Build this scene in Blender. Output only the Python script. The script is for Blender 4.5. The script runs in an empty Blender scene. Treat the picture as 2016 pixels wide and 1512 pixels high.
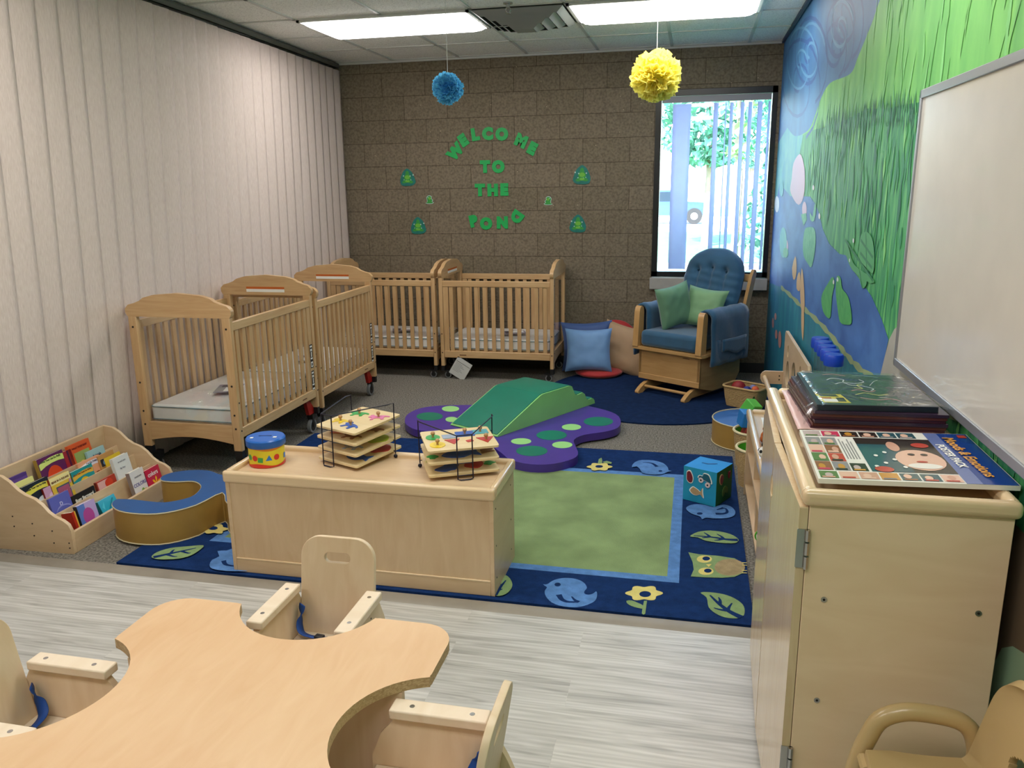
import bpy, math, random
from math import sin, cos, pi, radians, sqrt
from mathutils import Vector, Matrix, noise as mnoise
SC = bpy.context.scene
COL = SC.collection
# ------------------------------------------------------------------ camera
FPX, YAW, PITCH, ROLL, CAMH = 1580.86, 0.222806, 0.239980, -0.014228, 1.62679
_f = Vector((-sin(YAW)*cos(PITCH), cos(YAW)*cos(PITCH), -sin(PITCH)))
_r0 = Vector((cos(YAW), sin(YAW), 0)); _u0 = _r0.cross(_f)
_r = _r0*cos(ROLL)+_u0*sin(ROLL); _u = _r.cross(_f)
cam_d = bpy.data.cameras.new('camera'); cam = bpy.data.objects.new('camera', cam_d); COL.objects.link(cam)
cam_d.sensor_fit = 'HORIZONTAL'; cam_d.sensor_width = 36; cam_d.lens = 36*FPX/2016
cam_d.clip_start = 0.05; cam_d.clip_end = 300
M = Matrix.Identity(4)
for i in range(3):
    M[i][0] = _r[i]; M[i][1] = _u[i]; M[i][2] = -_f[i]
M[2][3] = CAMH
cam.matrix_world = M
SC.camera = cam
# ------------------------------------------------------------------ world, sun, exposure
w = bpy.data.worlds.new('sky'); SC.world = w; w.use_nodes = True
nt = w.node_tree; nt.nodes.clear()
sky = nt.nodes.new('ShaderNodeTexSky'); sky.sky_type = 'NISHITA'; sky.sun_disc = False
sky.sun_elevation = radians(48); sky.sun_rotation = radians(190); sky.air_density = 1.0; sky.dust_density = 1.5
bg = nt.nodes.new('ShaderNodeBackground'); bg.inputs[1].default_value = 1.9
out = nt.nodes.new('ShaderNodeOutputWorld')
nt.links.new(sky.outputs[0], bg.inputs[0]); nt.links.new(bg.outputs[0], out.inputs[0])
sd = bpy.data.lights.new('sun', 'SUN'); sd.energy = 20.0; sd.angle = radians(0.6); sd.color = (1, .96, .9)
sun = bpy.data.objects.new('sun', sd); COL.objects.link(sun)
sun.rotation_euler = (radians(42), 0, radians(-25)); sun.location = (0, -5, 20)
LAMP = 10.0
vs = SC.view_settings
SC.display_settings.display_device = 'sRGB'
vs.view_transform = 'Standard'; vs.look = 'None'; vs.gamma = 1; vs.use_curve_mapping = False
vs.exposure = 0.36
SC.cycles.max_bounces = 12; SC.cycles.diffuse_bounces = 8; SC.cycles.transparent_max_bounces = 24
SC.cycles.use_denoising = True
SC.cycles.sample_clamp_indirect = 4.0

WALLY, RX, LX, CEIL = 7.241, 0.645, -3.36, 2.743

def W(px, py, axis, val):
    """world point where the sight line of photo pixel (px,py) meets the plane axis=val (measuring aid)"""
    ray = _f + _r*((px-1008)/FPX) + _u*((756-py)/FPX)
    o = Vector((0, 0, CAMH)); t = (val-o[axis])/ray[axis]
    return o + ray*t
# ------------------------------------------------------------------ materials
def lin(h):
    h = h.lstrip('#'); c = [int(h[i:i+2], 16)/255 for i in (0, 2, 4)]
    return tuple(((v/12.92) if v <= .04045 else ((v+.055)/1.055)**2.4) for v in c)+(1,)
MATS = {}
def mat(name, col, rough=.6, metal=0, spec=.5, var=.06, scale=8, bump=0, bscale=60, trans=0, alpha=1, sheen=0, coat=0):
    if name in MATS: return MATS[name]
    m = bpy.data.materials.new(name); MATS[name] = m; m.use_nodes = True
    n = m.node_tree.nodes; L = m.node_tree.links; b = n['Principled BSDF']
    c = lin(col) if isinstance(col, str) else col
    b.inputs['Roughness'].default_value = rough; b.inputs['Metallic'].default_value = metal
    b.inputs['Specular IOR Level'].default_value = spec
    if trans: b.inputs['Transmission Weight'].default_value = trans
    if alpha < 1: b.inputs['Alpha'].default_value = alpha
    if sheen: b.inputs['Sheen Weight'].default_value = sheen
    if coat: b.inputs['Coat Weight'].default_value = coat
    b.inputs['Base Color'].default_value = c
    if var or bump:
        tc = n.new('ShaderNodeTexCoord')
        if var:
            ns = n.new('ShaderNodeTexNoise'); ns.inputs['Scale'].default_value = scale; ns.inputs['Detail'].default_value = 3
            rp = n.new('ShaderNodeValToRGB')
            rp.color_ramp.elements[0].position = .3; rp.color_ramp.elements[1].position = .7
            rp.color_ramp.elements[0].color = tuple(v*(1-var*1.5) for v in c[:3])+(1,)
            rp.color_ramp.elements[1].color = tuple(min(1, v*(1+var*1.5)) for v in c[:3])+(1,)
            L.new(tc.outputs['Object'], ns.inputs['Vector']); L.new(ns.outputs['Fac'], rp.inputs[0]); L.new(rp.outputs[0], b.inputs['Base Color'])
        if bump:
            n2 = n.new('ShaderNodeTexNoise'); n2.inputs['Scale'].default_value = bscale; n2.inputs['Detail'].default_value = 4
            bp = n.new('ShaderNodeBump'); bp.inputs['Strength'].default_value = bump; bp.inputs['Distance'].default_value = .01
            L.new(tc.outputs['Object'], n2.inputs['Vector']); L.new(n2.outputs['Fac'], bp.inputs['Height']); L.new(bp.outputs[0], b.inputs['Normal'])
    return m
def wood(name, c1, c2, axis=0, scale=3.0, rough=.35, stretch=14, contrast=(.3, .7), coat=.0):
    if name in MATS: return MATS[name]
    m = bpy.data.materials.new(name); MATS[name] = m; m.use_nodes = True
    n = m.node_tree.nodes; L = m.node_tree.links; b = n['Principled BSDF']
    b.inputs['Roughness'].default_value = rough
    if coat: b.inputs['Coat Weight'].default_value = coat; b.inputs['Coat Roughness'].default_value = .2
    tc = n.new('ShaderNodeTexCoord'); mp = n.new('ShaderNodeMapping')
    s = [stretch]*3; s[axis] = 1.2; mp.inputs['Scale'].default_value = s
    L.new(tc.outputs['Object'], mp.inputs[0])
    ns = n.new('ShaderNodeTexNoise'); ns.inputs['Scale'].default_value = scale; ns.inputs['Detail'].default_value = 5; ns.inputs['Distortion'].default_value = 1.2
    L.new(mp.outputs[0], ns.inputs['Vector'])
    n2 = n.new('ShaderNodeTexNoise'); n2.inputs['Scale'].default_value = 2.2; n2.inputs['Detail'].default_value = 2
    L.new(tc.outputs['Object'], n2.inputs['Vector'])
    mx = n.new('ShaderNodeMath'); mx.operation = 'MULTIPLY_ADD'; mx.inputs[1].default_value = .55
    ms = n.new('ShaderNodeMath'); ms.operation = 'MULTIPLY'; ms.inputs[1].default_value = .45
    L.new(n2.outputs['Fac'], ms.inputs[0]); L.new(ns.outputs['Fac'], mx.inputs[0]); L.new(ms.outputs[0], mx.inputs[2])
    rp = n.new('ShaderNodeValToRGB'); e = rp.color_ramp.elements
    e[0].position = contrast[0]; e[1].position = contrast[1]; e[0].color = lin(c2); e[1].color = lin(c1)
    L.new(mx.outputs[0], rp.inputs[0]); L.new(rp.outputs[0], b.inputs['Base Color'])
    return m
def flat(name, col, rough=.55, **k): return mat(name, col, rough=rough, var=0, **k)

BIRCH = wood('birch_plywood_x', '#d6bc9a', '#c5a681', 0, stretch=7)
BIRCHZ = wood('birch_plywood_z', '#d6bc9a', '#c5a681', 2, stretch=7)
BIRCHY = wood('birch_plywood_y', '#d6bc9a', '#c5a681', 1, stretch=7)
MAPLE = wood('maple_rim', '#e0c7a2', '#d1b38c', 0, stretch=12, rough=.25, coat=.4)
MAPLEY = wood('maple_rim_y', '#e0c7a2', '#d1b38c', 1, stretch=12, rough=.25, coat=.4)
CHAIRW = wood('pale_birch', '#ebdac5', '#dcc5a9', 0, stretch=5, rough=.45)
CHAIRWY = wood('pale_birch_y', '#e6d1b6', '#d4b895', 2, stretch=6, rough=.45)
TABLEW = wood('maple_laminate', '#dfbb94', '#d2a87e', 1, scale=4, stretch=5, rough=.42)
PLYEDGE = wood('ply_edge', '#d9c39c', '#8f7145', 0, scale=6, stretch=30, rough=.6)
PINE = wood('pine_x', '#d2af82', '#b88f62', 0, stretch=16)
PINEZ = wood('pine_z', '#d2af82', '#b88f62', 2, stretch=16)
PINEY = wood('pine_y', '#d2af82', '#b88f62', 1, stretch=16)
DARKB = flat('black_bolt', '#171310', .5)
BLACK = flat('black_plastic', '#121214', .45)
WHITE = flat('white', '#eeece6', .5)
PAPER = flat('white_paper', '#e9e9e6', .6)
# ------------------------------------------------------------------ mesh builder
class MB:
    def __init__(s): s.v = []; s.f = []; s.m = []; s.mats = []
    def mi(s, m):
        if m not in s.mats: s.mats.append(m)
        return s.mats.index(m)
    def add(s, verts, faces, m, T=None):
        o = len(s.v); k = s.mi(m)
        s.v += [tuple(T @ Vector(p)) if T is not None else tuple(p) for p in verts]
        for f in faces: s.f.append(tuple(i+o for i in f)); s.m.append(k)
        return s
    def box(s, x0, x1, y0, y1, z0, z1, m, T=None):
        v = [(x, y, z) for x in (x0, x1) for y in (y0, y1) for z in (z0, z1)]
        return s.add(v, [(0, 1, 3, 2), (4, 6, 7, 5), (0, 4, 5, 1), (2, 3, 7, 6), (0, 2, 6, 4), (1, 5, 7, 3)], m, T)
    def prism(s, poly, a, b, m, plane='xy', T=None, mside=None):
        def P(p, c): return {'xy': (p[0], p[1], c), 'xz': (p[0], c, p[1]), 'yz': (c, p[0], p[1])}[plane]
        n = len(poly)
        area = sum(poly[i][0]*poly[(i+1) % n][1]-poly[(i+1) % n][0]*poly[i][1] for i in range(n))
        if area < 0: poly = poly[::-1]
        v = [P(p, a) for p in poly]+[P(p, b) for p in poly]
        s.add(v, [tuple(range(n))[::-1], tuple(range(n, 2*n))], m, T)
        s.add(v, [(i, (i+1) % n, n+(i+1) % n, n+i) for i in range(n)], mside or m, T)
        return s
    def tube(s, pts, r, m, n=8, closed=False, cap=True, T=None):
        pts = [Vector(p) for p in pts]; N = len(pts); vs = []; fs = []
        up = Vector((0, 0, 1)); pn = None
        rr = r if isinstance(r, (list, tuple)) else [r]*N
        for i in range(N):
            if closed: d = pts[(i+1) % N]-pts[i-1]
            else: d = pts[min(i+1, N-1)]-pts[max(i-1, 0)]
            d.normalize()
            if pn is None:
                a = d.cross(up)
                if a.length < .05: a = d.cross(Vector((1, 0, 0)))
                a.normalize()
            else:
                a = pn - d*pn.dot(d); a.normalize()
            pn = a; b = d.cross(a)
            for k in range(n):
                t = 2*pi*k/n; vs.append(pts[i]+(a*cos(t)+b*sin(t))*rr[i])
        for i in range(N if closed else N-1):
            j = (i+1) % N
            for k in range(n): fs.append((i*n+k, i*n+(k+1) % n, j*n+(k+1) % n, j*n+k))
        if cap and not closed: fs += [tuple(range(n))[::-1], tuple((N-1)*n+k for k in range(n))]
        return s.add(vs, fs, m, T)
    def lathe(s, prof, m, n=24, T=None, sx=1, sy=1):
        vs = []; fs = []
        for (r, z) in prof:
            for k in range(n): t = 2*pi*k/n; vs.append((r*cos(t)*sx, r*sin(t)*sy, z))
        for i in range(len(prof)-1):
            for k in range(n): fs.append((i*n+k, i*n+(k+1) % n, (i+1)*n+(k+1) % n, (i+1)*n+k))
        if prof[0][0] > 1e-6: fs.append(tuple(range(n))[::-1])
        if prof[-1][0] > 1e-6: fs.append(tuple((len(prof)-1)*n+k for k in range(n)))
        return s.add(vs, fs, m, T)
    def ball(s, c, r, m, n=12, sc=(1, 1, 1), T=None):
        prof = [(r*sin(pi*i/n), -r*cos(pi*i/n)) for i in range(n+1)]
        prof[0] = (1e-5, -r); prof[-1] = (1e-5, r)
        T2 = Matrix.Translation(c) @ Matrix.Diagonal((*sc, 1))
        return s.lathe(prof, m, n*2, T2 if T is None else T @ T2)
    def disc(s, c, r, axis, d, m, n=16, T=None):     # short cylinder starting at c along axis 'x','y','z' of length d
        R = {'x': Matrix.Rotation(pi/2, 4, 'Y'), 'y': Matrix.Rotation(-pi/2, 4, 'X'), 'z': Matrix.Identity(4)}[axis]
        T2 = Matrix.Translation(c) @ R
        return s.lathe([(r, 0), (r, d)], m, n, T2 if T is None else T @ T2)
    def grid(s, fn, nu, nv, m, T=None, closed_u=False):
        vs = [fn(i/nu, j/nv) for j in range(nv+1) for i in range(nu+1)]
        fs = [(j*(nu+1)+i, j*(nu+1)+i+1, (j+1)*(nu+1)+i+1, (j+1)*(nu+1)+i) for j in range(nv) for i in range(nu)]
        return s.add(vs, fs, m, T)
    def text(s, txt, size, m, T, depth=.001, off=0, align='CENTER', squash=1):
        vs, fs = textmesh(txt, size, depth, off, align)
        return s.add([(x*squash, y, z) for x, y, z in vs], fs, m, T)
    def solid(s, loops, depth, m, T=None, bevel=0):
        vs, fs = curvemesh(loops, depth, bevel)
        return s.add(vs, fs, m, T)
    def build(s, name, parent=None, loc=None, rot=None, bevel=0, seg=2, smooth=True, ang=38, subsurf=0):
        me = bpy.data.meshes.new(name); me.from_pydata(s.v, [], s.f); me.update()
        for m in s.mats: me.materials.append(m)
        me.polygons.foreach_set('material_index', s.m)
        if smooth:
            me.polygons.foreach_set('use_smooth', [True]*len(me.polygons)); me.set_sharp_from_angle(angle=radians(ang))
        o = bpy.data.objects.new(name, me); COL.objects.link(o)
        if parent is not None: o.parent = parent
        if loc is not None: o.location = loc
        if rot is not None: o.rotation_euler = rot
        if bevel:
            b = o.modifiers.new('bevel', 'BEVEL'); b.width = bevel; b.segments = seg; b.limit_method = 'ANGLE'; b.angle_limit = radians(40)
        if subsurf:
            b = o.modifiers.new('sub', 'SUBSURF'); b.levels = subsurf; b.render_levels = subsurf
        return o
_tc = {}
def _curve_to_mesh(cu):
    o = bpy.data.objects.new('tmp', cu); COL.objects.link(o)
    dg = bpy.context.evaluated_depsgraph_get(); dg.update()
    me = bpy.data.meshes.new_from_object(o.evaluated_get(dg))
    vs = [tuple(v.co) for v in me.vertices]; fs = [tuple(p.vertices) for p in me.polygons]
    bpy.data.objects.remove(o); bpy.data.meshes.remove(me); bpy.data.curves.remove(cu)
    return vs, fs
def textmesh(txt, size, depth, off, align):
    k = (txt, size, depth, off, align)
    if k not in _tc:
        cu = bpy.data.curves.new('txt', 'FONT'); cu.body = txt; cu.size = size; cu.extrude = depth/2; cu.offset = off
        cu.align_x = align; cu.align_y = 'CENTER'; cu.resolution_u = 3
        _tc[k] = _curve_to_mesh(cu)
    return _tc[k]
def curvemesh(loops, depth, bevel):
    cu = bpy.data.curves.new('sh', 'CURVE'); cu.dimensions = '2D'; cu.fill_mode = 'BOTH'; cu.extrude = depth/2-bevel; cu.bevel_depth = bevel; cu.bevel_resolution = 2; cu.offset = -bevel
    for lp in loops:
        sp = cu.splines.new('POLY'); sp.points.add(len(lp)-1)
        for i, p in enumerate(lp): sp.points[i].co = (p[0], p[1], 0, 1)
        sp.use_cyclic_u = True
    return _curve_to_mesh(cu)
def rrect(w, h, r, n=6, cx=0, cy=0, radii=None):
    rs = radii or (r, r, r, r); P = []
    for k, (sx, sy) in enumerate(((1, 1), (-1, 1), (-1, -1), (1, -1))):
        rr = rs[k]
        for i in range(n+1):
            a = pi/2*k+pi/2*i/n
            P.append((cx+sx*(w/2-rr)+rr*cos(a), cy+sy*(h/2-rr)+rr*sin(a)))
    return P
def ell(cx, cy, rx, ry, n=24, a0=0): return [(cx+rx*cos(2*pi*i/n+a0), cy+ry*sin(2*pi*i/n+a0)) for i in range(n)]
def smoothpoly(P, k=4):
    """closed Catmull-Rom through P"""
    n = len(P); o = []
    for i in range(n):
        p0, p1, p2, p3 = [Vector(P[(i+j-1) % n]) for j in range(4)]
        for t in [j/k for j in range(k)]:
            o.append(tuple(.5*((2*p1)+(-p0+p2)*t+(2*p0-5*p1+4*p2-p3)*t*t+(-p0+3*p1-3*p2+p3)*t**3)))
    return o
def smoothline(P, k=5):
    n = len(P); o = []
    for i in range(n-1):
        p0, p1, p2, p3 = Vector(P[max(i-1, 0)]), Vector(P[i]), Vector(P[i+1]), Vector(P[min(i+2, n-1)])
        for t in [j/k for j in range(k)]:
            o.append(tuple(.5*((2*p1)+(-p0+p2)*t+(2*p0-5*p1+4*p2-p3)*t*t+(-p0+3*p1-3*p2+p3)*t**3)))
    o.append(tuple(P[-1])); return o
def ribbon2d(P, w):
    """polyline to closed polygon of width w (w may taper: list)"""
    n = len(P); L = []; R = []
    for i in range(n):
        a = Vector(P[max(i-1, 0)]); b = Vector(P[min(i+1, n-1)]); d = (b-a).normalized(); q = Vector((-d.y, d.x))
        ww = w[i] if isinstance(w, list) else w
        L.append(tuple(Vector(P[i])+q*ww/2)); R.append(tuple(Vector(P[i])-q*ww/2))
    return L+R[::-1]

def tag(o, label=None, cat=None, group=None, kind=None):
    if label: o['label'] = label
    if cat: o['category'] = cat
    if group: o['group'] = group
    if kind: o['kind'] = kind
    return o
def thing(name, label, cat, loc=(0, 0, 0), rz=0, group=None, rot=None):
    o = bpy.data.objects.new(name, None); COL.objects.link(o); o.empty_display_size = .05
    o.location = loc; o.rotation_euler = rot if rot is not None else (0, 0, rz)
    return tag(o, label, cat, group)
def children(o): return [c for c in COL.objects if c.parent == o]
def copy_tree(o, parent=None):
    kids = children(o); c = o.copy(); COL.objects.link(c)
    if parent is not None: c.parent = parent
    for k in kids: copy_tree(k, c)
    return c
def struct(o): o['kind'] = 'structure'; return o
exec_parts = []
# ================================================================== THE ROOM
def node_mat(name):
    m = bpy.data.materials.new(name); m.use_nodes = True; return m, m.node_tree.nodes, m.node_tree.links, m.node_tree.nodes['Principled BSDF']
# ---- vinyl plank floor
def vinyl():
    m, n, L, b = node_mat('vinyl_planks')
    tc = n.new('ShaderNodeTexCoord'); mp = n.new('ShaderNodeMapping'); L.new(tc.outputs['Object'], mp.inputs[0])
    mp.inputs['Location'].default_value = (.35, .04, 0)
    br = n.new('ShaderNodeTexBrick'); br.inputs['Scale'].default_value = 1; br.inputs['Brick Width'].default_value = 1.22; br.inputs['Row Height'].default_value = .152
    br.inputs['Mortar Size'].default_value = .0004; br.inputs['Mortar Smooth'].default_value = 0; br.offset = .37
    br.inputs['Color1'].default_value = (0, 0, 0, 1); br.inputs['Color2'].default_value = (1, 1, 1, 1); br.inputs['Mortar'].default_value = (.5, .5, .5, 1)
    L.new(mp.outputs[0], br.inputs['Vector'])
    mp2 = n.new('ShaderNodeMapping'); mp2.inputs['Scale'].default_value = (1.1, 13, 1); L.new(tc.outputs['Object'], mp2.inputs[0])
    va = n.new('ShaderNodeVectorMath'); va.operation = 'ADD'; L.new(mp2.outputs[0], va.inputs[0])
    sc = n.new('ShaderNodeVectorMath'); sc.operation = 'SCALE'; sc.inputs['Scale'].default_value = 7.0; L.new(br.outputs['Color'], sc.inputs[0]); L.new(sc.outputs[0], va.inputs[1])
    ns = n.new('ShaderNodeTexNoise'); ns.inputs['Scale'].default_value = 2.4; ns.inputs['Detail'].default_value = 7; ns.inputs['Distortion'].default_value = .9
    L.new(va.outputs[0], ns.inputs['Vector'])
    rp = n.new('ShaderNodeValToRGB'); e = rp.color_ramp.elements
    e[0].position = .30; e[0].color = lin('#a19f9a'); e[1].position = .62; e[1].color = lin('#cbc9c5')
    x = e.new(.45); x.color = lin('#bab8b3')
    L.new(ns.outputs['Fac'], rp.inputs[0])
    wv = n.new('ShaderNodeTexWave'); wv.bands_direction = 'Y'; wv.inputs['Scale'].default_value = 1.3; wv.inputs['Distortion'].default_value = 9; wv.inputs['Detail'].default_value = 3; wv.inputs['Detail Scale'].default_value = .8
    L.new(va.outputs[0], wv.inputs['Vector'])
    mx = n.new('ShaderNodeMix'); mx.data_type = 'RGBA'; mx.blend_type = 'MULTIPLY'; mx.inputs['Factor'].default_value = .14
    L.new(rp.outputs[0], mx.inputs['A']); L.new(wv.outputs['Color'], mx.inputs['B'])
    r2 = n.new('ShaderNodeValToRGB'); r2.color_ramp.elements[0].color = (.93, .93, .93, 1); r2.color_ramp.elements[1].color = (1.04, 1.03, 1.02, 1)
    L.new(br.outputs['Color'], r2.inputs[0])
    m2 = n.new('ShaderNodeMix'); m2.data_type = 'RGBA'; m2.blend_type = 'MULTIPLY'; m2.inputs['Factor'].default_value = 1
    L.new(mx.outputs['Result'], m2.inputs['A']); L.new(r2.outputs[0], m2.inputs['B'])
    # knots
    vo = n.new('ShaderNodeTexVoronoi'); vo.inputs['Scale'].default_value = 1.6; vo.feature = 'F1'
    mp3 = n.new('ShaderNodeMapping'); mp3.inputs['Scale'].default_value = (.8, 2.0, 1); L.new(tc.outputs['Object'], mp3.inputs[0]); L.new(mp3.outputs[0], vo.inputs['Vector'])
    r3 = n.new('ShaderNodeValToRGB'); r3.color_ramp.elements[0].color = (.3, .3, .3, 1); r3.color_ramp.elements[1].color = (1, 1, 1, 1); r3.color_ramp.elements[0].position = .012; r3.color_ramp.elements[1].position = .03
    L.new(vo.outputs['Distance'], r3.inputs[0])
    m3 = n.new('ShaderNodeMix'); m3.data_type = 'RGBA'; m3.blend_type = 'MULTIPLY'; m3.inputs['Factor'].default_value = 1
    L.new(m2.outputs['Result'], m3.inputs['A']); L.new(r3.outputs[0], m3.inputs['B'])
    L.new(m3.outputs['Result'], b.inputs['Base Color']); b.inputs['Roughness'].default_value = .38
    return m
def carpet():
    m, n, L, b = node_mat('grey_carpet')
    tc = n.new('ShaderNodeTexCoord')
    ns = n.new('ShaderNodeTexNoise'); ns.inputs['Scale'].default_value = 95; ns.inputs['Detail'].default_value = 3; L.new(tc.outputs['Object'], ns.inputs['Vector'])
    rp = n.new('ShaderNodeValToRGB'); e = rp.color_ramp.elements; e[0].position = .35; e[0].color = lin('#57534d'); e[1].position = .65; e[1].color = lin('#8c877d')
    L.new(ns.outputs['Fac'], rp.inputs[0]); L.new(rp.outputs[0], b.inputs['Base Color'])
    bp = n.new('ShaderNodeBump'); bp.inputs['Strength'].default_value = .6; bp.inputs['Distance'].default_value = .004
    L.new(ns.outputs['Fac'], bp.inputs['Height']); L.new(bp.outputs[0], b.inputs['Normal'])
    b.inputs['Roughness'].default_value = .95; b.inputs['Specular IOR Level'].default_value = .1
    return m
def blocks():
    m, n, L, b = node_mat('split_concrete_block')
    tc = n.new('ShaderNodeTexCoord'); sp = n.new('ShaderNodeSeparateXYZ'); cb = n.new('ShaderNodeCombineXYZ')
    L.new(tc.outputs['Object'], sp.inputs[0])
    ax = n.new('ShaderNodeMath'); ax.inputs[1].default_value = 2.40+.4064*10+.2032
    L.new(sp.outputs['X'], ax.inputs[0]); L.new(ax.outputs[0], cb.inputs['X']); L.new(sp.outputs['Z'], cb.inputs['Y'])
    br = n.new('ShaderNodeTexBrick'); br.inputs['Scale'].default_value = 1; br.inputs['Brick Width'].default_value = .4064; br.inputs['Row Height'].default_value = .2032
    br.inputs['Mortar Size'].default_value = .003; br.inputs['Mortar Smooth'].default_value = .3; br.offset = .5
    br.inputs['Color1'].default_value = lin('#756b5a'); br.inputs['Color2'].default_value = lin('#7c7161'); br.inputs['Mortar'].default_value = lin('#544b3f')
    L.new(cb.outputs[0], br.inputs['Vector'])
    ns = n.new('ShaderNodeTexNoise'); ns.inputs['Scale'].default_value = 55; ns.inputs['Detail'].default_value = 5; L.new(tc.outputs['Object'], ns.inputs['Vector'])
    rp = n.new('ShaderNodeValToRGB'); e = rp.color_ramp.elements; e[0].position = .34; e[0].color = (.68, .67, .65, 1); e[1].position = .62; e[1].color = (1.12, 1.1, 1.08, 1)
    L.new(ns.outputs['Fac'], rp.inputs[0])
    mx = n.new('ShaderNodeMix'); mx.data_type = 'RGBA'; mx.blend_type = 'MULTIPLY'; mx.inputs['Factor'].default_value = .85
    L.new(br.outputs['Color'], mx.inputs['A']); L.new(rp.outputs[0], mx.inputs['B'])
    vo = n.new('ShaderNodeTexVoronoi'); vo.inputs['Scale'].default_value = 14; L.new(tc.outputs['Object'], vo.inputs['Vector'])
    r2 = n.new('ShaderNodeValToRGB'); r2.color_ramp.elements[0].position = .03; r2.color_ramp.elements[1].position = .06
    r2.color_ramp.elements[0].color = (1, 1, 1, 1); r2.color_ramp.elements[1].color = (0, 0, 0, 1); L.new(vo.outputs['Distance'], r2.inputs[0])
    m2 = n.new('ShaderNodeMix'); m2.data_type = 'RGBA'; L.new(r2.outputs[0], m2.inputs['Factor']); L.new(mx.outputs['Result'], m2.inputs['A']); m2.inputs['B'].default_value = lin('#c9b89c')
    L.new(m2.outputs['Result'], b.inputs['Base Color'])
    ad = n.new('ShaderNodeMath'); ad.operation = 'MULTIPLY_ADD'; ad.inputs[1].default_value = -1.2
    L.new(br.outputs['Fac'], ad.inputs[0]); L.new(ns.outputs['Fac'], ad.inputs[2])
    bp = n.new('ShaderNodeBump'); bp.inputs['Strength'].default_value = .45; bp.inputs['Distance'].default_value = .005
    L.new(ad.outputs[0], bp.inputs['Height']); L.new(bp.outputs[0], b.inputs['Normal']); b.inputs['Roughness'].default_value = .9; b.inputs['Specular IOR Level'].default_value = .2
    return m
def tiles():
    m, n, L, b = node_mat('ceiling_tiles')
    tc = n.new('ShaderNodeTexCoord')
    ns = n.new('ShaderNodeTexNoise'); ns.inputs['Scale'].default_value = 130; ns.inputs['Detail'].default_value = 3; L.new(tc.outputs['Object'], ns.inputs['Vector'])
    rp = n.new('ShaderNodeValToRGB'); e = rp.color_ramp.elements; e[0].position = .36; e[0].color = lin('#cfcfca'); e[1].position = .5; e[1].color = lin('#efefea')
    L.new(ns.outputs['Fac'], rp.inputs[0]); L.new(rp.outputs[0], b.inputs['Base Color']); b.inputs['Roughness'].default_value = .95
    return m
Y0 = -1.8
o = MB().box(LX-.3, RX+.3, Y0, 2.81, -.1, 0, vinyl()).box(LX-.3, RX+.3, 2.81, WALLY+.1, -.1, 0, carpet()).build('floor'); struct(o)
# metal / rubber transition strip between vinyl and carpet
STRIP = mat('rubber_strip', '#8a8276', .5)
o = MB().prism([(2.775, 0), (2.785, .006), (2.82, .009), (2.842, .006), (2.844, 0)], LX, RX, STRIP, 'yz').build('trim_1'); struct(o)
# back block wall with window opening
WX0, WX1, WZ0, WZ1 = -.362, .62, .838, 2.405
B = blocks(); mb = MB()
mb.box(LX-.3, WX0, WALLY, WALLY+.2, 0, 2.9, B); mb.box(WX1, RX+.3, WALLY, WALLY+.2, 0, 2.9, B)
mb.box(WX0, WX1, WALLY, WALLY+.2, 0, WZ0-.10, B); mb.box(WX0, WX1, WALLY, WALLY+.2, WZ1, 2.9, B)
struct(mb.build('wall_back'))
WALLP = mat('cream_wall_paint', '#b9b2a4', .85)
struct(MB().box(LX-.3, LX, Y0, WALLY, 0, 2.9, WALLP).build('wall_left'))
struct(MB().box(LX-.3, RX+.3, Y0-.2, Y0, 0, 2.9, WALLP).build('wall_front'))
struct(MB().box(LX-.3, RX+.3, Y0-.2, WALLY+.2, CEIL, CEIL+.2, tiles()).build('ceiling'))
# ceiling T-bar grid, openings of lights stay covered by the lamps themselves
GRID = flat('grid_white', '#c4c5c1', .5)
GX = [-1.46+.61*k for k in range(-3, 4)]; GY = [5.36+.61*k for k in range(-12, 4)]
mb = MB()
for x in GX: mb.box(x-.012, x+.012, Y0, WALLY, CEIL-.006, CEIL+.001, GRID)
for y in GY: mb.box(LX, RX, y-.012, y+.012, CEIL-.006, CEIL+.001, GRID)
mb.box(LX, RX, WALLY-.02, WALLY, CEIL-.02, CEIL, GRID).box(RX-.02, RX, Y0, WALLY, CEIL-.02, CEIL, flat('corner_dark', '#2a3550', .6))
struct(mb.build('trim_2'))
# dark rubber cove base on back wall
struct(MB().box(LX, RX, WALLY-.008, WALLY, 0, .09, flat('cove_base', '#2b2a2b', .5)).build('baseboard_back'))
# ---- ceiling lights
EM = bpy.data.materials.new('lamp_panel'); EM.use_nodes = True
b = EM.node_tree.nodes['Principled BSDF']; b.inputs['Emission Color'].default_value = (1.0, .97, .94, 1); b.inputs['Emission Strength'].default_value = LAMP; b.inputs['Base Color'].default_value = (.8, .8, .8, 1)
EM2 = EM.copy(); EM2.name = 'lamp_panel_fill'; EM2.node_tree.nodes['Principled BSDF'].inputs['Emission Strength'].default_value = LAMP*.85  # weaker emission for the unseen pair added to fill the foreground
FR = flat('lamp_frame', '#cfd0cc', .4)
lights = [(-2.07, 5.665, 'long white ceiling light panel, left one of the pair before the block wall'), (-.24, 5.665, 'long white ceiling light panel, right one, beside the mural wall'),
          (-2.07, 2.615, 'ceiling light panel above the toy shelf'), (-.24, 2.615, 'ceiling light panel above the tall cabinet'),
          (-2.07, .175, 'unseen ceiling light panel added behind the camera on the blind side'), (-.24, .175, 'unseen ceiling light panel added straight above the camera')]  # this last pair is added out of view to brighten cabinet and table
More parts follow.
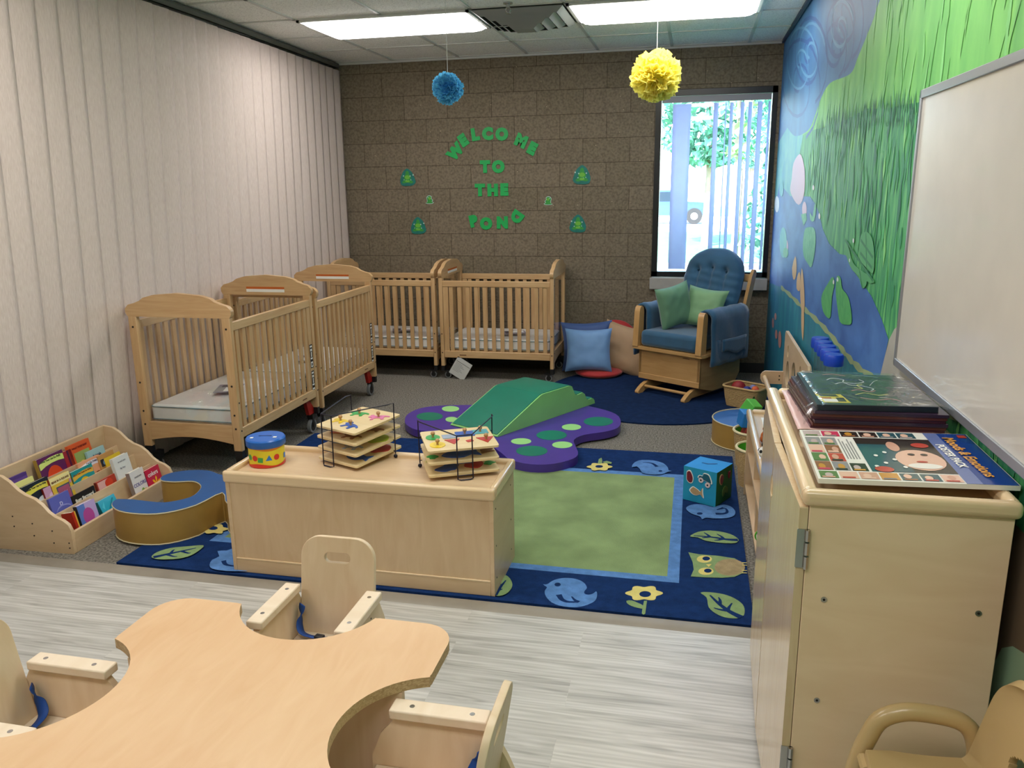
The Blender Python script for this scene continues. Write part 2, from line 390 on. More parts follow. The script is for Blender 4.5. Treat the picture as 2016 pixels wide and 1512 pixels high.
for x, y, lab in lights:
    t = thing('ceiling_light', lab, 'ceiling light', (x, y, CEIL), group='fluorescent ceiling panels')
    f = MB(); f.box(-.6, .6, -.295, -.275, -.02, 0, FR).box(-.6, .6, .275, .295, -.02, 0, FR).box(-.6, -.58, -.295, .295, -.02, 0, FR).box(.58, .6, -.295, .295, -.02, 0, FR)
    f.build('frame', t)
    def lens(u, v):
        x = -.585+1.17*u; y = -.28+.56*v; e = min(u*2.1, (1-u)*2.1, v, 1-v)*2
        return (x, y, -.012-.040*min(1, e/.28)**.6)
    MB().grid(lens, 30, 16, EM if y > 1 else EM2).build('diffuser', t)
# ---- air vent
VM = flat('vent_metal', '#9b9c98', .4, metal=.3); VD = flat('vent_dark', '#3b3c3b', .6)
t = thing('air_vent', 'square grey ceiling air vent with nested louvre frames between the lights', 'air vent', (-1.155, 5.665, CEIL))
MB().box(-.3, .3, -.3, .3, -.006, 0, VD).build('backing', t)
for k, (r, z) in enumerate(((.295, -.012), (.235, -.03), (.175, -.048), (.11, -.066))):
    mb = MB(); q = r-.045
    lo = [(-r, -r, z), (r, -r, z), (r, r, z), (-r, r, z)]; hi = [(-q, -q, z-.03), (q, -q, z-.03), (q, q, z-.03), (-q, q, z-.03)]
    mb.add(lo+hi, [(i, (i+1) % 4, 4+(i+1) % 4, 4+i) for i in range(4)], VM)
    if k == 3: mb.add(hi, [(0, 1, 2, 3)], VM)
    o = mb.build('louvre', t, smooth=False); s = o.modifiers.new('s', 'SOLIDIFY'); s.thickness = .004
t = thing('fire_sprinkler', 'small chrome fire sprinkler hanging from the ceiling in front of the vent', 'sprinkler', (-1.187, 5.276, CEIL))
CHR = flat('chrome', '#b9b9b9', .25, metal=1)
MB().lathe([(.03, 0), (.03, -.008), (.012, -.012), (.012, -.03)], CHR).build('base', t)
MB().tube([(-.012, 0, -.03), (-.016, 0, -.045), (0, 0, -.06), (.016, 0, -.045), (.012, 0, -.03)], .003, CHR).disc((0, 0, -.064), .018, 'z', .003, CHR).build('deflector', t)
# ---- window
BLKF = flat('black_window_frame', '#0c0d12', .35)
mb = MB(); y0, y1 = WALLY+.03, WALLY+.09
fz0, fz1 = WZ0+.005, WZ1-.003
for x0, x1, z0, z1 in ((WX0, WX0+.05, fz0, fz1), (WX1-.04, WX1, fz0, fz1), (WX0, WX1, fz0, fz0+.045), (WX0, WX1, fz1-.05, fz1)): mb.box(x0, x1, WALLY-.006, y1, z0, z1, BLKF)
fr = struct(mb.build('window_1'))
GL = bpy.data.materials.new('window_glass'); GL.use_nodes = True
n = GL.node_tree.nodes; L = GL.node_tree.links; n.clear()
a = n.new('ShaderNodeBsdfTransparent'); g_ = n.new('ShaderNodeBsdfGlossy'); g_.inputs['Roughness'].default_value = .02
mxs = n.new('ShaderNodeMixShader'); mxs.inputs[0].default_value = .05; oo = n.new('ShaderNodeOutputMaterial')
a.inputs[0].default_value = (.93, .96, .97, 1)
L.new(a.outputs[0], mxs.inputs[1]); L.new(g_.outputs[0], mxs.inputs[2]); L.new(mxs.outputs[0], oo.inputs[0])
MB().box(WX0+.045, WX1-.035, WALLY+.06, WALLY+.064, WZ0+.045, WZ1-.045, GL).build('pane', fr)
SILL = mat('grey_stone_sill', '#a6a29c', .45)
o = MB().box(WX0-.01, WX1+.005, WALLY-.05, WALLY+.2, WZ0-.102, WZ0-.002, SILL).build('trim_3', bevel=.004); struct(o)
# window vertical blind: head rail and slats swung open
SLATW = mat('window_blind_slat', '#c9c8d8', .8)
_n = SLATW.node_tree.nodes; _tr = _n.new('ShaderNodeBsdfTranslucent'); _tr.inputs[0].default_value = lin('#d4d6ee'); _mx = _n.new('ShaderNodeMixShader'); _mx.inputs[0].default_value = .6
SLATW.node_tree.links.new(_n['Principled BSDF'].outputs[0], _mx.inputs[1]); SLATW.node_tree.links.new(_tr.outputs[0], _mx.inputs[2]); SLATW.node_tree.links.new(_mx.outputs[0], _n['Material Output'].inputs[0])
t = thing('window_blind', 'vertical blind with open grey white slats hanging inside the window', 'blind', (0, WALLY+.012, 0))
MB().box(WX0+.055, WX1-.045, -.0, .02, WZ1-.105, WZ1-.055, flat('head_rail', '#8e8d94', .5)).build('head_rail', t)
# slats seen: x pixel (mid height), apparent widths -> rotation
sl = [(1338, 34), (1404, 8.5), (1423, 1.5), (1434, 6), (1455, 7), (1470, 7), (1489, 9), (1507, 4)]
for px, wp in sl:
    x = W(px, 350, 1, WALLY+.02)[0]; wpx = wp/1.0
    ww = .105 if px == 1338 else .06
    ang = 0.05 if px == 1338 else .55
    v = Vector((x, .055, 0))
    T = Matrix.Translation((x, .022 if px != 1338 else .026, 0)) @ Matrix.Rotation(ang, 4, 'Z')
    hw = max(.0055, wp/222/2/cos(.55))
    if px == 1338: hw = .075
    MB().grid(lambda u, v_: (-hw+2*hw*u, .002*sin(pi*u), .905+(2.29-.905)*v_), 4, 1, SLATW, T=T).build('slat', t)
    COL.objects[-1].modifiers.new('s', 'SOLIDIFY').thickness = .001
# ---- left wall of vertical blinds
SL = bpy.data.materials.new('blind_fabric'); SL.use_nodes = True
n = SL.node_tree.nodes; L = SL.node_tree.links; b = n['Principled BSDF']; b.inputs['Roughness'].default_value = .85
tc = n.new('ShaderNodeTexCoord'); mp = n.new('ShaderNodeMapping'); mp.inputs['Scale'].default_value = (60, 60, 5); ns = n.new('ShaderNodeTexNoise'); ns.inputs['Scale'].default_value = 5; ns.inputs['Detail'].default_value = 4
rp = n.new('ShaderNodeValToRGB'); rp.color_ramp.elements[0].position = .3; rp.color_ramp.elements[1].position = .7; rp.color_ramp.elements[0].color = lin('#cbb9b0'); rp.color_ramp.elements[1].color = lin('#decec6')
L.new(tc.outputs['Object'], mp.inputs[0]); L.new(mp.outputs[0], ns.inputs['Vector']); L.new(ns.outputs['Fac'], rp.inputs[0]); L.new(rp.outputs[0], b.inputs['Base Color'])
t = thing('vertical_blind', 'floor to ceiling vertical blind of pale grey beige fabric slats covering the left wall', 'blind', (0, 0, 0))
def btop(y): return -3.195+.045*max(0, min(7.2-y, 2.7))
MB().tube([(btop(y)-.01, y, 2.715) for y in (0.0, 4.0, 5.0, 6.0, 7.2)], .022, flat('rail_dark', '#55554f', .5), 6).build('head_rail', t)
random.seed(4)
edges = [667, 653.5, 639.6, 626, 611, 596, 580.5, 564, 547, 529.5, 510, 491, 470.5, 450, 426, 404.5, 381, 355, 328]
def px2y(px):
    # y where the blind top line is seen at this column
    lo, hi = 2.0, 7.3
    for _ in range(40):
        y = (lo+hi)/2; p = Vector((btop(y), y, 2.68))-Vector((0, 0, CAMH)); q = 1008+FPX*p.dot(_r)/p.dot(_f)
        if q < px: lo = y
        else: hi = y
    return y
ys = [px2y(e) for e in edges]
pit = (ys[0]-ys[-1])/(len(ys)-1)
while ys[-1] > .3: ys.append(ys[-1]-pit)
for i, y in enumerate(ys):
    w_ = pit*1.22; x0 = btop(y); lean = -(btop(y)+3.205)*(1 if y > 2.6 else .4)*-1; lean = -abs(lean)
    near = y-w_; tw = .011+.005*random.random()
    def fn(u, v, y=y, x0=x0, lean=lean, w_=w_, tw=tw, sd=random.random()*9):
        z = .035+(2.672-.035)*v
        yy = y-w_*(1-u)+.004*sin(sd+3*v)
        xx = btop(yy)+(u-.5)*tw*1.0+.004*sin(pi*u)+lean*(1-v)+.003*sin(sd*2+5*v)
        return (xx, yy, z)
    o = MB().grid(fn, 6, 8, SL).build('slat', t); s = o.modifiers.new('s', 'SOLIDIFY'); s.thickness = .0012
# ---- mural wall on the right: painted shapes as thin coats of paint
def paint(name, c1, c2, sc=(3, 3, 3), scale=2.0, c3=None, rough=.55, lo=.35, hi=.65):
    m, n, L, b = node_mat(name); b.inputs['Roughness'].default_value = rough
    tc = n.new('ShaderNodeTexCoord'); mp = n.new('ShaderNodeMapping'); mp.inputs['Scale'].default_value = sc; ns = n.new('ShaderNodeTexNoise'); ns.inputs['Scale'].default_value = scale; ns.inputs['Detail'].default_value = 5; ns.inputs['Distortion'].default_value = .4
    rp = n.new('ShaderNodeValToRGB'); e = rp.color_ramp.elements; e[0].position = lo; e[1].position = hi; e[0].color = lin(c1); e[1].color = lin(c2)
    if c3: x = e.new(min(.98, hi+.08)); x.color = lin(c3)
    L.new(tc.outputs['Object'], mp.inputs[0]); L.new(mp.outputs[0], ns.inputs['Vector']); L.new(ns.outputs['Fac'], rp.inputs[0]); L.new(rp.outputs[0], b.inputs['Base Color'])
    return m
P_BLUE = paint('mural_hill_blue', '#3f6fa3', '#4a82b5', scale=1.2)
P_SW = flat('mural_swirl', '#3a5f9a', .55); P_SW2 = flat('mural_swirl_light', '#5f93bd', .55)
P_LG = paint('mural_light_grass', '#5fae55', '#7cc864', (1, 3.5, .9), 2.2, '#a2d567')
P_DG = paint('mural_dark_grass', '#1f7a52', '#4fa561', (1, 20, 2.2), 1.6, '#6fbb6a', lo=.38, hi=.58)
P_MG = paint('mural_mid_grass', '#3d9a5a', '#62b565', (1, 8, 2), 1.6)
P_BL = flat('mural_blade', '#2b8357', .55); P_BL2 = flat('mural_blade_light', '#7cc873', .55)
P_WA = paint('mural_water', '#2f5aa0', '#4776b8', (1, 1.5, 3), 2.2)
P_TE = paint('mural_teal', '#1d6a86', '#2b8593', (1, 5, 1.5), 2)
P_SAND = flat('mural_sand_line', '#93a377', .6); P_ROCK = paint('mural_rock', '#93918a', '#a8a69e', (1, 2, 3), 2)
P_LILY = paint('mural_lily_pad', '#4f9f7c', '#6bb491', scale=6); P_PINK = flat('mural_pink', '#c7b0c8', .55); P_WHITE = flat('mural_white', '#d8dbe0', .55)
P_TAN = flat('mural_tan_fish', '#c9a87c', .55); P_OR = flat('mural_salmon', '#b77f74', .55); P_FROG = paint('mural_frog', '#3f9a55', '#56ad60', scale=7); P_TURT = flat('mural_turtle', '#4d9c62', .55); P_TURL = flat('mural_turtle_line', '#2f7a50', .55)
P_CY = paint('mural_cyan_and_glow', '#4c9cae', '#69b5ae', scale=1.5); P_SAGE = flat('mural_sage', '#7f9a80', .6); P_BROWN = flat('mural_brown', '#5a4a38', .7)
# the mural wall runs very slightly out of square with the block wall
WT = Matrix.Translation((RX, WALLY, 0)) @ Matrix.Rotation(.0085, 4, 'Z') @ Matrix.Translation((-RX, -WALLY, 0)); WTI = WT.inverted()
def WR(px, py):
    ray = WTI.to_3x3() @ (_f + _r*((px-1008)/FPX) + _u*((756-py)/FPX)); o = WTI @ Vector((0, 0, CAMH))
    p = o+ray*((RX-o.x)/ray.x); return (p[1], p[2])
def place_on_wall(o):
    m = WT @ Matrix.Translation(o.location); o.location = m.to_translation(); o.rotation_euler = (0, 0, .0085); return o
def mw(x, y): return WR(1500+x/1.99, y/1.99)   # mural sketch coordinates -> (y, z) on wall
mb = MB(); LAYER = [0]; LS = .00009
mb.box(RX, RX+.3, Y0, WALLY, 0, 2.9, P_DG)
def layer(pts, m, world=False, smooth=0):
    LAYER[0] += 1; a = RX-LS*LAYER[0]
    P = pts if world else [mw(*p) for p in pts]
    if smooth: P = smoothpoly(P, smooth)
    P = [(min(WALLY-.001, p[0]), max(.002, min(CEIL, p[1]))) for p in P]
    n = len(P); area = sum(P[i][0]*P[(i+1) % n][1]-P[(i+1) % n][0]*P[i][1] for i in range(n))
    if area > 0: P = P[::-1]
    mb.add([(a, p[0], p[1]) for p in P], [tuple(range(n))], m)
# bright grass field above, ragged edge against the dark reeds
edge = [mw(190, 512), mw(240, 500), mw(330, 470), mw(410, 425), mw(480, 428), mw(560, 410), mw(650, 395)]
layer([(Y0, 2.75), (WALLY, 2.75), (WALLY, 1.55)]+[mw(110, 560)]+edge+[(2.0, 1.9), (Y0, 1.9)], P_LG, True)
layer([(WALLY, .9), (WALLY, 2.05), mw(100, 490), mw(135, 530), mw(160, 520), mw(152, 580), mw(140, 640), mw(125, 720), mw(118, 800)], P_CY, True, smooth=3)  # cyan band at the corner: bluish window glow painted into the wall
# blue hill with swirls
layer([(WALLY, 2.75), (WALLY, 1.95)]+smoothline([mw(100, 500), mw(130, 533), mw(180, 512), mw(205, 462), mw(232, 385), mw(268, 325), mw(345, 290), mw(378, 220), mw(430, 92), mw(462, 0), mw(500, -90)], 5)+[(4.0, 2.75)], P_BLUE, True)
def swirl(cx, cy, s, turns, m, wd, sx=1, a0=0):
    P = [mw(cx+sx*s*(t/20)*.42*cos(a0+t*turns*2*pi/40), cy+s*(t/20)*cos(0)*sin(a0+t*turns*2*pi/40)) for t in range(4, 41)]
    layer(ribbon2d(P, wd), m, True)
for cx, cy, s in ((185, 220, 95), (145, 330, 110), (300, 130, 80), (330, 60, 90), (285, 190, 60)): swirl(cx, cy, s, 2.2, P_SW, .022)
for cx, cy, s in ((190, 215, 70), (150, 250, 80), (310, 110, 60)): swirl(cx, cy, s, 1.8, P_SW2, .016, a0=1)
# water
wat = [(WALLY, 1.35), mw(70, 720), mw(112, 768), mw(190, 770), mw(210, 800), mw(225, 835), mw(240, 900), mw(265, 955), mw(305, 995), mw(330, 1000), mw(352, 1050), mw(395, 1110), mw(430, 1160), mw(470, 1250), mw(497, 1330), mw(482, 1400), mw(462, 1500), mw(440, 1600), (3.6, .1), (WALLY, .1)]
layer(wat, P_WA, True)
shore = [(WALLY, .80), mw(75, 1125), mw(110, 1155), mw(150, 1195), mw(200, 1240), mw(250, 1290), mw(300, 1350), mw(340, 1400), mw(380, 1440), mw(450, 1492), mw(520, 1530)]
layer(shore+[(3.5, 0), (WALLY, 0)], P_TE, True)
layer(ribbon2d(smoothline(shore[1:], 4), [.028+.012*sin(i*2.1) for i in range(len(smoothline(shore[1:], 4)))]), P_SAND, True)
# rock beside the whiteboard
layer([mw(556, 1258), mw(520, 1290), mw(500, 1330), mw(482, 1400), mw(465, 1470), mw(455, 1560), (3.4, .3), (2.9, .3), mw(640, 1560), mw(660, 1500), mw(640, 1400)], P_ROCK, True)
# brush strokes of grass
random.seed(7)
P_B3 = flat('mural_blade_mid', '#4aa860', .55); P_B4 = flat('mural_blade_deep', '#1c6a4c', .55); P_B5 = flat('mural_blade_yellow', '#9bd06a', .55)
def stroke(y, z, h, wd, d, m, k):
    a = RX-LS*(LAYER[0]+1+k)
    mb.add([(a, y, z-h*.5), (a, y+wd, z-h*.1), (a, y+d, z+h*.5), (a, y-wd, z-h*.1)], [(0, 1, 2, 3)], m)
for i in range(2600):
    y = 1.0+5.9*random.random()**1.3; z = random.uniform(.35, 2.7)
    q = WT @ Vector((RX, y, z))-Vector((0, 0, CAMH)); px = 1008+FPX*q.dot(_r)/q.dot(_f); py = 756-FPX*q.dot(_u)/q.dot(_f); cx, cy = (px-1500)*1.99, py*1.99
    if cx < 165: continue
    top = 512-(cx-190)*.30 if cx < 480 else 405
    hill = cx < 470-(cy*.45) or (cy < 520 and cx < 215) or (cy < 330 and cx < 380)
    shore_y = 790+(max(cx, 200)-200)*.95+max(0, cx-330)*.9
    s_ = .7+y/9
    if hill: continue
    if cy < top-20:
        if random.random() < .30: stroke(y, z, random.uniform(.10, .26)*s_, random.uniform(.006, .016), random.uniform(-.06, .06), random.choice([P_BL2, P_BL2, P_LG, P_LG, P_LG]), i % 5)
    elif cy < shore_y-35:
        stroke(y, z, random.uniform(.08, .20)*s_, random.uniform(.008, .020)*s_, random.uniform(-.04, .04), random.choice([P_BL, P_B3, P_B4, P_BL2, P_BL, P_B3]), i % 5)
for i in range(110):   # reed tips along the top line
    t_ = i/110; cx = 215+t_*435; cy = 500-(cx-215)*.30 if cx < 470 else 425; cy += random.uniform(-5, 25); y, z = mw(cx, cy); h = random.uniform(.08, .16)
    stroke(y, z, h, random.uniform(.006, .012), random.uniform(-.04, .04), random.choice([P_BL, P_B4, P_B3]), 6)
LAYER[0] += 8
# flowers, pads, fish, frogs, turtle
layer([(118, 700), (125, 640), (150, 603), (165, 640), (170, 700), (165, 770), (145, 803), (120, 770), (112, 740)], P_PINK, smooth=3)
layer(ell(60, 800, 9, 32), P_WHITE); layer(ell(168, 822, 9, 32), P_PINK); layer(ell(203, 735, 4, 10), P_WHITE); layer(ell(227, 847, 4, 12), P_WHITE); layer(ell(97, 965, 8, 25), P_PINK)
layer([(155, 840), (165, 885), (178, 860), (175, 835)], P_LILY); layer([(190, 830), (192, 862), (207, 865), (215, 815), (208, 800), (200, 850)], P_LILY, smooth=2)
layer([(170, 900), (185, 890), (207, 895), (213, 940), (207, 1000), (195, 1047), (180, 1030), (165, 1000), (163, 950)], P_LILY, smooth=3)
layer(ell(85, 950, 14, 60), P_CY); layer(ell(78, 740, 8, 30), P_CY); layer(ell(95, 990, 10, 20), P_LILY)
layer([(133, 1003), (138, 1040), (135, 1085), (125, 1095), (120, 1050)], P_TAN, smooth=2); layer([(140, 1085), (150, 1065), (153, 1100), (150, 1140), (138, 1130)], P_TAN, smooth=2)
layer([(158, 1050), (165, 1090), (170, 1190), (163, 1240), (155, 1200), (152, 1130)], P_TAN, smooth=2); layer([(157, 1215), (167, 1220), (167, 1280), (163, 1335), (157, 1290)], P_TAN, smooth=2)
for cx, cy, rx, ry in ((45, 1265, 4, 20), (55, 1240, 4, 14), (58, 1310, 5, 18), (72, 1330, 6, 34)): layer(ell(cx, cy, rx, ry), P_OR)
layer([(280, 1085), (288, 1110), (278, 1160), (272, 1240), (258, 1243), (243, 1220), (236, 1180), (240, 1150), (262, 1110)], P_FROG, smooth=3)
layer([(300, 1080), (312, 1090), (318, 1130), (340, 1160), (352, 1210), (355, 1265), (335, 1272), (310, 1262), (300, 1210), (293, 1150), (294, 1100)], P_FROG, smooth=3)
layer(ell(284, 1105, 3, 9), P_WHITE); layer(ell(300, 1095, 3, 9), P_WHITE)
layer([(390, 930), (410, 908), (435, 930), (445, 1000), (440, 1070), (415, 1050), (385, 1010)], P_TURT, smooth=3)
layer([(385, 1060), (405, 1075), (415, 1110), (400, 1130), (388, 1100)], P_TURT, smooth=3); layer([(330, 940), (345, 975), (365, 1035), (430, 1085), (445, 1105), (420, 1105), (360, 1060), (335, 1000)], P_TURT, smooth=3)
for a_, b_ in (((392, 940), (440, 1010)), ((390, 990), (436, 1050)), ((412, 912), (415, 1048)), ((330, 940), (440, 1100)), ((387, 1062), (398, 1128))): layer(ribbon2d([mw(*a_), mw(*b_)], .012), P_TURL, True)
layer(ell(363, 943, 3, 9), P_WHITE); layer(ell(348, 1020, 2, 8), P_WHITE)
# lower right end of the mural by the cabinet and beige chair
layer([(1.9, .1), (1.9, .92), (1.2, .92), (1.2, .1)], P_BROWN, True)
layer([(1.78, .0), (1.78, .58), (1.75, .64), (1.70, .675), (1.62, .70), (1.4, .72), (.8, .72), (.8, 0)], P_SAGE, True, smooth=0)
struct(place_on_wall(mb.build('wall_right', smooth=False)))
WALLFACE = RX-LS*(LAYER[0]+2)
# ---- whiteboard
ALU = flat('whiteboard_aluminium', '#9fa2a8', .35, metal=.6)
WB = mat('whiteboard_surface', '#d2cdc4', .18, var=.02, coat=.3)
t = thing('whiteboard', 'large blank whiteboard with grey aluminium frame mounted on the mural wall', 'whiteboard', (WALLFACE-.002, 0, 0)); place_on_wall(t)
y1 = WR(1803, 440)[0]; y0 = y1-1.22; z0 = (WR(1775, 712)[1]+WR(2016, 935)[1])/2; z1 = (WR(1830, 175)[1]+WR(2016, 106)[1])/2
print('WB', y0, y1, z0, z1)
MB().box(-.012, -.0, y0+.02, y1-.012, z0+.02, z1-.02, WB).build('writing_surface', t)
mb = MB().box(-.018, 0, y0, y1, z1-.025, z1, ALU).box(-.018, 0, y0, y1, z0, z0+.025, ALU).box(-.018, 0, y1-.014, y1, z0, z1, ALU).box(-.018, 0, y0, y0+.014, z0, z1, ALU)
mb.build('frame', t, bevel=.002)
# ================================================================== CRIBS
ORG = flat('warning_orange', '#c4601f', .5); GREY = flat('grey_tyre', '#77787a', .6); RED = flat('red_release_bracket', '#a81c14', .45)
CLEAR = bpy.data.materials.new('clear_acrylic'); CLEAR.use_nodes = True
n = CLEAR.node_tree.nodes; L = CLEAR.node_tree.links; n.clear()
a = n.new('ShaderNodeBsdfTransparent'); g_ = n.new('ShaderNodeBsdfGlossy'); g_.inputs['Roughness'].default_value = .06
lw_ = n.new('ShaderNodeLayerWeight'); lw_.inputs[0].default_value = .12; fz = n.new('ShaderNodeMath'); fz.operation = 'MULTIPLY_ADD'; fz.inputs[1].default_value = .8; fz.inputs[2].default_value = .04; L.new(lw_.outputs['Facing'], fz.inputs[0])
mxs = n.new('ShaderNodeMixShader'); oo = n.new('ShaderNodeOutputMaterial'); a.inputs[0].default_value = (.95, .96, .96, 1)
L.new(fz.outputs[0], mxs.inputs[0]); L.new(a.outputs[0], mxs.inputs[1]); L.new(g_.outputs[0], mxs.inputs[2]); L.new(mxs.outputs[0], oo.inputs[0])
BRAND = flat('brand_mark', '#5b3016', .5)
def arch_profile(w):     # headboard outline in y,z
    h = w/2
    pts = [(-h, .885), (-h-.012, .905), (-h-.012, .93), (-h+.01, .952), (-h+.05, .962), (-h+.085, .975), (-h+.11, .992), (-h+.17, 1.008), (0, 1.020)]
    pts = pts+[(-x, z) for x, z in pts[:-1][::-1]]
    return pts
def make_crib(big=True, lift=0.0):
    Lh, Wh = .50, .32
    t = thing('wooden_crib', 'x', 'crib')
    for sx in (-1, 1):
        x0, x1 = (sx*Lh-.0, sx*(Lh-.032)); x0, x1 = min(x0, x1), max(x0, x1)
        hb = MB().prism(arch_profile(2*Wh), x0, x1, PINEY, 'yz').build('headboard', t, bevel=.008, seg=3)
        if sx == 1:
            MB().box(x0-.001, x0, -.14, .14, .925, .940, ORG).box(x0-.001, x0, -.14, .14, .905, .925, WHITE).build('warning_label', hb)
        for sy in (-1, 1):
            ya, yb = sorted((sy*Wh, sy*(Wh-.052)))
            p = MB().box(x0, x1, ya, yb, .115, .886, PINEZ).build('post', t, bevel=.004)
            bm_ = MB(); yc = (ya+yb)/2
            for z in (.825, .50, .33, .25): bm_.disc((x1 if sx > 0 else x0, yc, z), .006, 'x', .002 if sx > 0 else -.002, DARKB, 8)
            for z in (.40, .235): bm_.disc(((x0+x1)/2, yb if sy > 0 else ya, z), .005, 'y', .002 if sy > 0 else -.002, DARKB, 8)
            bm_.build('bolts', p)
            MB().box(x0+.002, x1-.002, ya+.002, yb-.002, .07, .118, BLACK).build('post_cap', t)
        arch = [(-Wh+.05, .155), (-Wh+.05, .265), (Wh-.05, .265), (Wh-.05, .155)]+[(Wh-.05-(2*Wh-.1)*k/10, .155+.030*sin(pi*k/10)) for k in range(1, 10)]
        MB().prism(arch, x0+.004, x1-.004, PINEY, 'yz').build('end_board', t, bevel=.003)
        MB().box((x0+x1)/2-.002, (x0+x1)/2+.002, -Wh+.05, Wh-.05, .265, .885, CLEAR).build('clear_end_panel', t)
        r = .050 if (big and sx == 1) else (.042 if big else .030)
        for sy in (-1, 1):
            yc = sy*(Wh-.045); xc = sx*(Lh-.05)
            c = thing('castor', None, None); c.parent = t; c.location = (xc, yc, 0)
            MB().disc((0, -.012, r), r, 'y', .024, GREY, 20).disc((0, -.0135, r), r*.7, 'y', .027, BLACK, 16).build('wheel', c, bevel=.002)
            MB().box(-.012, .012, -.018, -.014, r*.9, r*2+.006, BLACK).box(-.012, .012, .014, .018, r*.9, r*2+.006, BLACK).box(-.018, .035, -.02, .02, r*2+.003, max(r*2+.012, .072+lift), BLACK).build('fork', c)
            if big and sx == 1:
                MB().prism([(xc-.085, .19), (xc-.04, .19), (xc+.02, .115), (xc+.02, .075), (xc-.045, .075)], yc-.012, yc+.012, RED, 'xz').build('release_bracket', t, bevel=.003)
    for sy in (-1, 1):
        ya, yb = sorted((sy*(Wh-.004), sy*(Wh-.028)))
        MB().box(-Lh+.032, Lh-.032, ya, yb, .81, .86, PINE).build('top_rail', t, bevel=.004)
        MB().box(-Lh+.032, Lh-.032, ya, yb, .19, .25, PINE).build('bottom_rail', t, bevel=.004)
        ym = (ya+yb)/2
        s0 = MB().box(-.0165, .0165, -.007, .007, .24, .82, PINEZ)
        for k in range(12):
            s = s0.build('slat', t, loc=(-.425+k*.0745, ym, 0)) if k == 0 else None
            if k == 0: first = s
            else:
                s = first.copy(); COL.objects.link(s); s.parent = t; s.location = (-.425+k*.0745, ym, 0)
        yo = sy*Wh-.0035*sy
        MB().box(.42, .465, min(ym-.009, ym+.009), max(ym-.009, ym+.009), .245, .812, PINEZ).build('stile', t)
        MB().box(.27, .33, min(yo, yo+.001*sy), max(yo, yo+.001*sy), .214, .220, BRAND).build('brand_mark', t)
        if big:
            lb = MB()
            for z0 in (.56, .38):
                y_ = sy*.3132
                lb.box(.425, .461, min(y_, y_+.0012*sy), max(y_, y_+.0012*sy), z0-.16, z0, BLACK)
                y2 = y_+.0012*sy
                for za, zb, xa, xb in ((z0-.045, z0-.03, .432, .454), (z0-.085, z0-.05, .438, .448), (z0-.10, z0-.09, .430, .456), (z0-.153, z0-.118, .429, .457), (z0-.02, z0-.008, .43, .456)):
                    lb.box(xa, xb, min(y2, y2+.0006*sy), max(y2, y2+.0006*sy), za, zb, WHITE)
                lb.box(.436, .450, min(y2, y2+.001*sy), max(y2, y2+.001*sy), z0-.145, z0-.126, BLACK)
            lb.build('safety_sticker', t)
    MB().box(-Lh+.035, Lh-.035, -Wh+.03, Wh-.03, .238, .252, PINE).build('mattress_board', t)
    for k in children(t):
        if not k.name.startswith('castor'): k.location.z += lift
    return t
crib = make_crib(True, .062)
crib4 = make_crib(False, 0.0)
cribs = [(crib, (-2.80, 4.43, 0), pi/2, 'nearest wooden crib on castors beside the bookcase against the blinds', .062),
         (make_crib(True, .035), (-2.80, 5.475, 0), pi/2, 'second wooden crib along the blinds, set directly behind the nearest one', .035),
         (crib4, (-2.66, 6.90, 0), pi, 'wooden crib in the far left corner against the block wall, half hidden', .0),
         (copy_tree(crib4), (-1.625, 6.90, 0), pi, 'wooden crib against the block wall beside the floor pillows, paper tag below it', .0)]
for c, loc, rz, lab, sz in cribs:
    c.location = loc; c.rotation_euler = (0, 0, rz); tag(c, lab, 'crib', 'wooden cribs with castors')
# mattresses
MATT = mat('mattress_vinyl', '#f0efed', .35, var=.03, scale=5, bump=.25, bscale=9)
PIPE = flat('mattress_piping', '#6f8790', .5)
PLAST = bpy.data.materials.new('clear_plastic_film'); PLAST.use_nodes = True
n = PLAST.node_tree.nodes; L = PLAST.node_tree.links; n.clear()
a = n.new('ShaderNodeBsdfTransparent'); g_ = n.new('ShaderNodeBsdfGlossy'); g_.inputs['Roughness'].default_value = .15
lw = n.new('ShaderNodeLayerWeight'); lw.inputs[0].default_value = .35; mul = n.new('ShaderNodeMath'); mul.operation = 'MULTIPLY_ADD'; mul.inputs[1].default_value = .35; mul.inputs[2].default_value = .03
mxs = n.new('ShaderNodeMixShader'); oo = n.new('ShaderNodeOutputMaterial'); a.inputs[0].default_value = (1, 1, 1, 1)
tc = n.new('ShaderNodeTexCoord'); ns = n.new('ShaderNodeTexNoise'); ns.inputs['Scale'].default_value = 14; ns.inputs['Distortion'].default_value = 2; bp = n.new('ShaderNodeBump'); bp.inputs['Strength'].default_value = .9; bp.inputs['Distance'].default_value = .02
L.new(tc.outputs['Object'], ns.inputs['Vector']); L.new(ns.outputs['Fac'], bp.inputs['Height']); L.new(bp.outputs[0], g_.inputs['Normal'])
L.new(lw.outputs['Facing'], mul.inputs[0]); L.new(mul.outputs[0], mxs.inputs[0]); L.new(a.outputs[0], mxs.inputs[1]); L.new(g_.outputs[0], mxs.inputs[2]); L.new(mxs.outputs[0], oo.inputs[0])
BOOKL = flat('leaflet_grey', '#8f8a98', .4)
def make_mattress():
    t = thing('crib_mattress', 'x', 'mattress')
    MB().box(-.455, .455, -.28, .28, .0, .105, MATT).build('cover', t, bevel=.022, seg=4)
    for z in (.018, .092):
        P = [(x*1.0, y, z) for x, y in rrect(.914, .564, .03)]
        MB().tube(P, .0035, PIPE, 6, closed=True).build('piping', t)
    def film(u, v):
        x = -.452+.904*u; y = -.28+.56*v; e = min(u, 1-u, v, 1-v)
        return (x, y, .107+.012*abs(mnoise.noise((x*7, y*7, 1)))*min(1, e*8)+.002)
    MB().grid(film, 24, 16, PLAST).build('plastic_wrap', t)
    return t
m0 = make_mattress(); 
